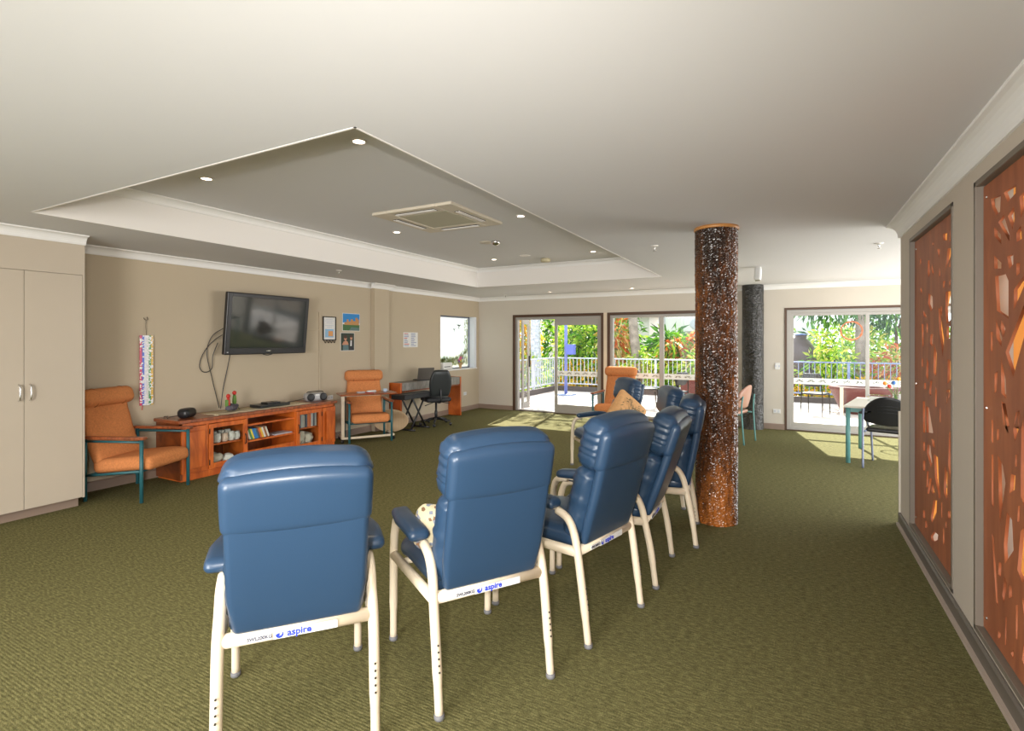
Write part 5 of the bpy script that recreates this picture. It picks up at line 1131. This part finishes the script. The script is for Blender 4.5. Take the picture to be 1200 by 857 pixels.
tree('tree with a grey trunk behind the mullion of the right-hand door', (1.60, 17.0), (1.62, 17.0, 2.6), .14, .11, m_bark, (1.1, 17.3, 2.95, (1.5, 1.2, .95)), 1500, .20, lm_dark, 34)
tree('slim tree behind the right pane of the right-hand door', (2.62, 18.2), (2.58, 18.2, 1.9), .05, .04, m_barkb, (2.5, 18.2, 2.6, (1.1, .9, .85)), 1300, .20, lm_dark, 35)
tree('tall shade tree above the right end of the deck', (4.6, 17.2), (4.4, 17.0, 4.0), .18, .14, m_bark, (3.0, 16.6, 6.4, (2.4, 1.8, 1.5)), 1300, .26, lm_green, 36)

# buildings, car, urn
T = thing('building', 'white building with an air-conditioner unit beyond the right side of the fixed window', 'building', (-3.4, 25, -.4))
obj('wall', bx(-1.9, 4.2, 0, 3, 0, 6), M('white_render', (.80, .80, .78), .8), T); obj('corner_post', bx(-2.15, -1.9, -.1, .3, 0, 6), M('grey_blue_post', (.30, .32, .40), .7), T)
ac = obj('air_conditioner_unit', bx(-.95, -.1, -.35, 0, 2.35, 3.05), m_white, T, bevel=.02); obj('fan_grille', lathe(B(), [(0, .02), (.22, .02), (.26, 0), (0, 0)], seg=24, mtx=Matrix.Translation((-.45, -.36, 2.7)) @ Matrix.Rotation(PI / 2, 4, 'X')), m_rail, ac)
b = B()
for k in range(7): box(b, -1.3 + k * .13, -1.22 + k * .13, -.05, .0, 1.55, 2.15)
obj('louvre_vent', b, m_rail, T)
T = thing('building', 'pale grey building far left behind the garden shrubs', 'building', (-9.5, 27, -.4)); obj('wall', bx(-3, 3, 0, 3, 0, 3.2), M('cream_render', (.62, .60, .56), .8), T); obj('roof', bx(-3.3, 3.3, -.4, 3.2, 3.2, 3.4), m_alu, T)
T = thing('car', 'silver car parked beyond the deck, its roof showing above the railing', 'car', (1.15, 21.5, -.4), 0)
m_car = M('silver_paint', (.55, .58, .62), .25, .5)
b = cushion(B(), (4.2, 1.7, .62), .22, 10, c=(0, 0, .62)); obj('body', b, m_car, T, smooth=True)
b = cushion(B(), (2.5, 1.5, .60), .26, 10, 0, lambda p: (p.x * (1 - .28 * (p.z - .8) / .6), p.y * (1 - .15 * (p.z - .8) / .6), p.z), c=(-.1, 0, 1.1)); cb = obj('cabin', b, m_screen, T, smooth=True)
obj('roof_panel', cushion(B(), (1.7, 1.25, .07), .03, 6, .01, c=(-.1, 0, 1.40)), m_car, T, smooth=True)
for x in (-1.3, 1.3):
    for y in (-.85, .85): w_ = obj('wheel', lathe(B(), [(0, -.1), (.26, -.1), (.31, -.07), (.31, .07), (.26, .1), (0, .1)], seg=24, mtx=Matrix.Translation((x, y * .95, .31)) @ Matrix.Rotation(PI / 2, 4, 'X')), m_black, T, smooth=True)
T = thing('garden_urn', 'large dark brown urn beyond the railing at the left of the right-hand door', 'urn', (.13, 17.3, -.4))
obj('pot', lathe(B(), [(0, 0), (.26, 0), (.30, .3), (.42, .9), (.48, 1.4), (.44, 1.72), (.30, 1.94), (.22, 2.0), (.24, 2.1), (.19, 2.1), (.18, 1.98), (0, 1.9)], seg=32), M('brown_glaze', (.075, .045, .04), .3), T, smooth=True)
obj('blue_lid', lathe(B(), [(0, 2.16), (.20, 2.14), (.26, 2.10), (0, 2.09)], seg=24), M('blue_glaze', (.10, .16, .40), .35), T, smooth=True)
# wreath hung outside the right-hand door
T = thing('wreath', 'thin round orange wreath hanging outside the right-hand glass door', 'wreath', (.885, 10.62, 1.715))
rr = random.Random(9); obj('hoop', tube(B(), [(.155 * math.cos(a), rr.uniform(-.006, .006), .155 * math.sin(a)) for a in [2 * PI * k / 36 for k in range(36)]], [rr.uniform(.010, .018) for _ in range(36)], 7, closed=True), M('orange_berries', (.55, .14, .02), .7, bump=(80, 1, .01)), T)
obj('hanging_string', tube(B(), [(0, 0, .16), (0, .02, .90)], .003, 5), m_iron, T)
# deck furniture
def cafe(label, x, y, rz, group):
    T = thing('patio_chair', label, 'chair', (x, y, -.015), rz, group)
    obj('seat', cushion(B(), (.42, .42, .035), .016, 6, c=(0, 0, .45)), m_blackm, T, smooth=True)
    b = cushion(B(), (.40, .03, .28), .014, 8, .004, lambda p: (p.x * (1 - .3 * (p.z / .14) ** 2), p.y + .9 * p.x * p.x, p.z)); bmesh.ops.transform(b, matrix=Matrix.Translation((0, -.24, .74)) @ Matrix.Rotation(R(10), 4, 'X'), verts=b.verts); obj('backrest', b, m_blackm, T, smooth=True)
    for s in (-1, 1): obj('leg', tube(B(), [(s * .21, -.24, 0), (s * .20, -.21, .45), (s * .17, -.24, .76)], .011, 8), m_iron, T, smooth=True); obj('leg', tube(B(), [(s * .21, .22, 0), (s * .2, .19, .45)], .011, 8), m_iron, T, smooth=True)
cafe('black patio chair on the deck seen through the right-hand door', .42, 12.7, R(-20), 'black patio chairs on the deck')
cafe('black patio chair on the deck above the dark navy headrest', -2.28, 11.7, R(60), 'black patio chairs on the deck'); cafe('black patio chair on the deck left of its round table', -2.95, 12.1, R(-70), 'black patio chairs on the deck')
T = thing('patio_table', 'round dark patio table on the deck behind the fixed window', 'table', (-2.65, 11.85, -.015)); T.location.y = 12.5; T.location.x = -2.35
obj('table_top', lathe(B(), [(0, .70), (.36, .70), (.37, .72), (.36, .735), (0, .735)], seg=32), m_iron, T, smooth=True); obj('pedestal', tube(B(), [(0, 0, .02), (0, 0, .70)], .03, 10), m_iron, T, smooth=True); obj('foot_disc', lathe(B(), [(0, 0), (.25, 0), (.24, .02), (0, .03)], seg=24), m_iron, T)
m_maroon = M('maroon_planter', (.13, .035, .03), .5)
T = thing('planter', 'wide maroon planter tub on the deck behind the white table', 'planter', (1.35, 13.5, -.015)); obj('tub', lathe(B(), [(0, 0), (.42, 0), (.62, .48), (.66, .52), (.64, .58), (.58, .58), (.56, .50), (0, .46)], seg=36), m_maroon, T, smooth=True); obj('soil', lathe(B(), [(0, .50), (.55, .50), (0, .49)], seg=24), m_curb, T)
T = thing('storage_bench', 'dark brown storage bench on the deck behind the fixed window', 'bench', (-1.75, 13.9, -.015)); obj('chest', bx(-.75, .75, -.25, .25, .04, .55), m_maroon, T, bevel=.01); obj('lid', bx(-.78, .78, -.28, .28, .55, .60), m_pined, T, bevel=.01)
for s in (-1, 1): obj('foot', bx(s * .68 - .04, s * .68 + .04, -.2, .2, 0, .04), m_pined, T)
T = thing('post', 'slim beige post standing outside the left pane of the right-hand door', 'post', (.765, 10.95, -.015)); obj('upright', bx(-.025, .025, -.025, .025, .02, .74), m_cream, T, bevel=.005); obj('foot_plate', bx(-.07, .07, -.07, .07, 0, .02), m_cream, T)
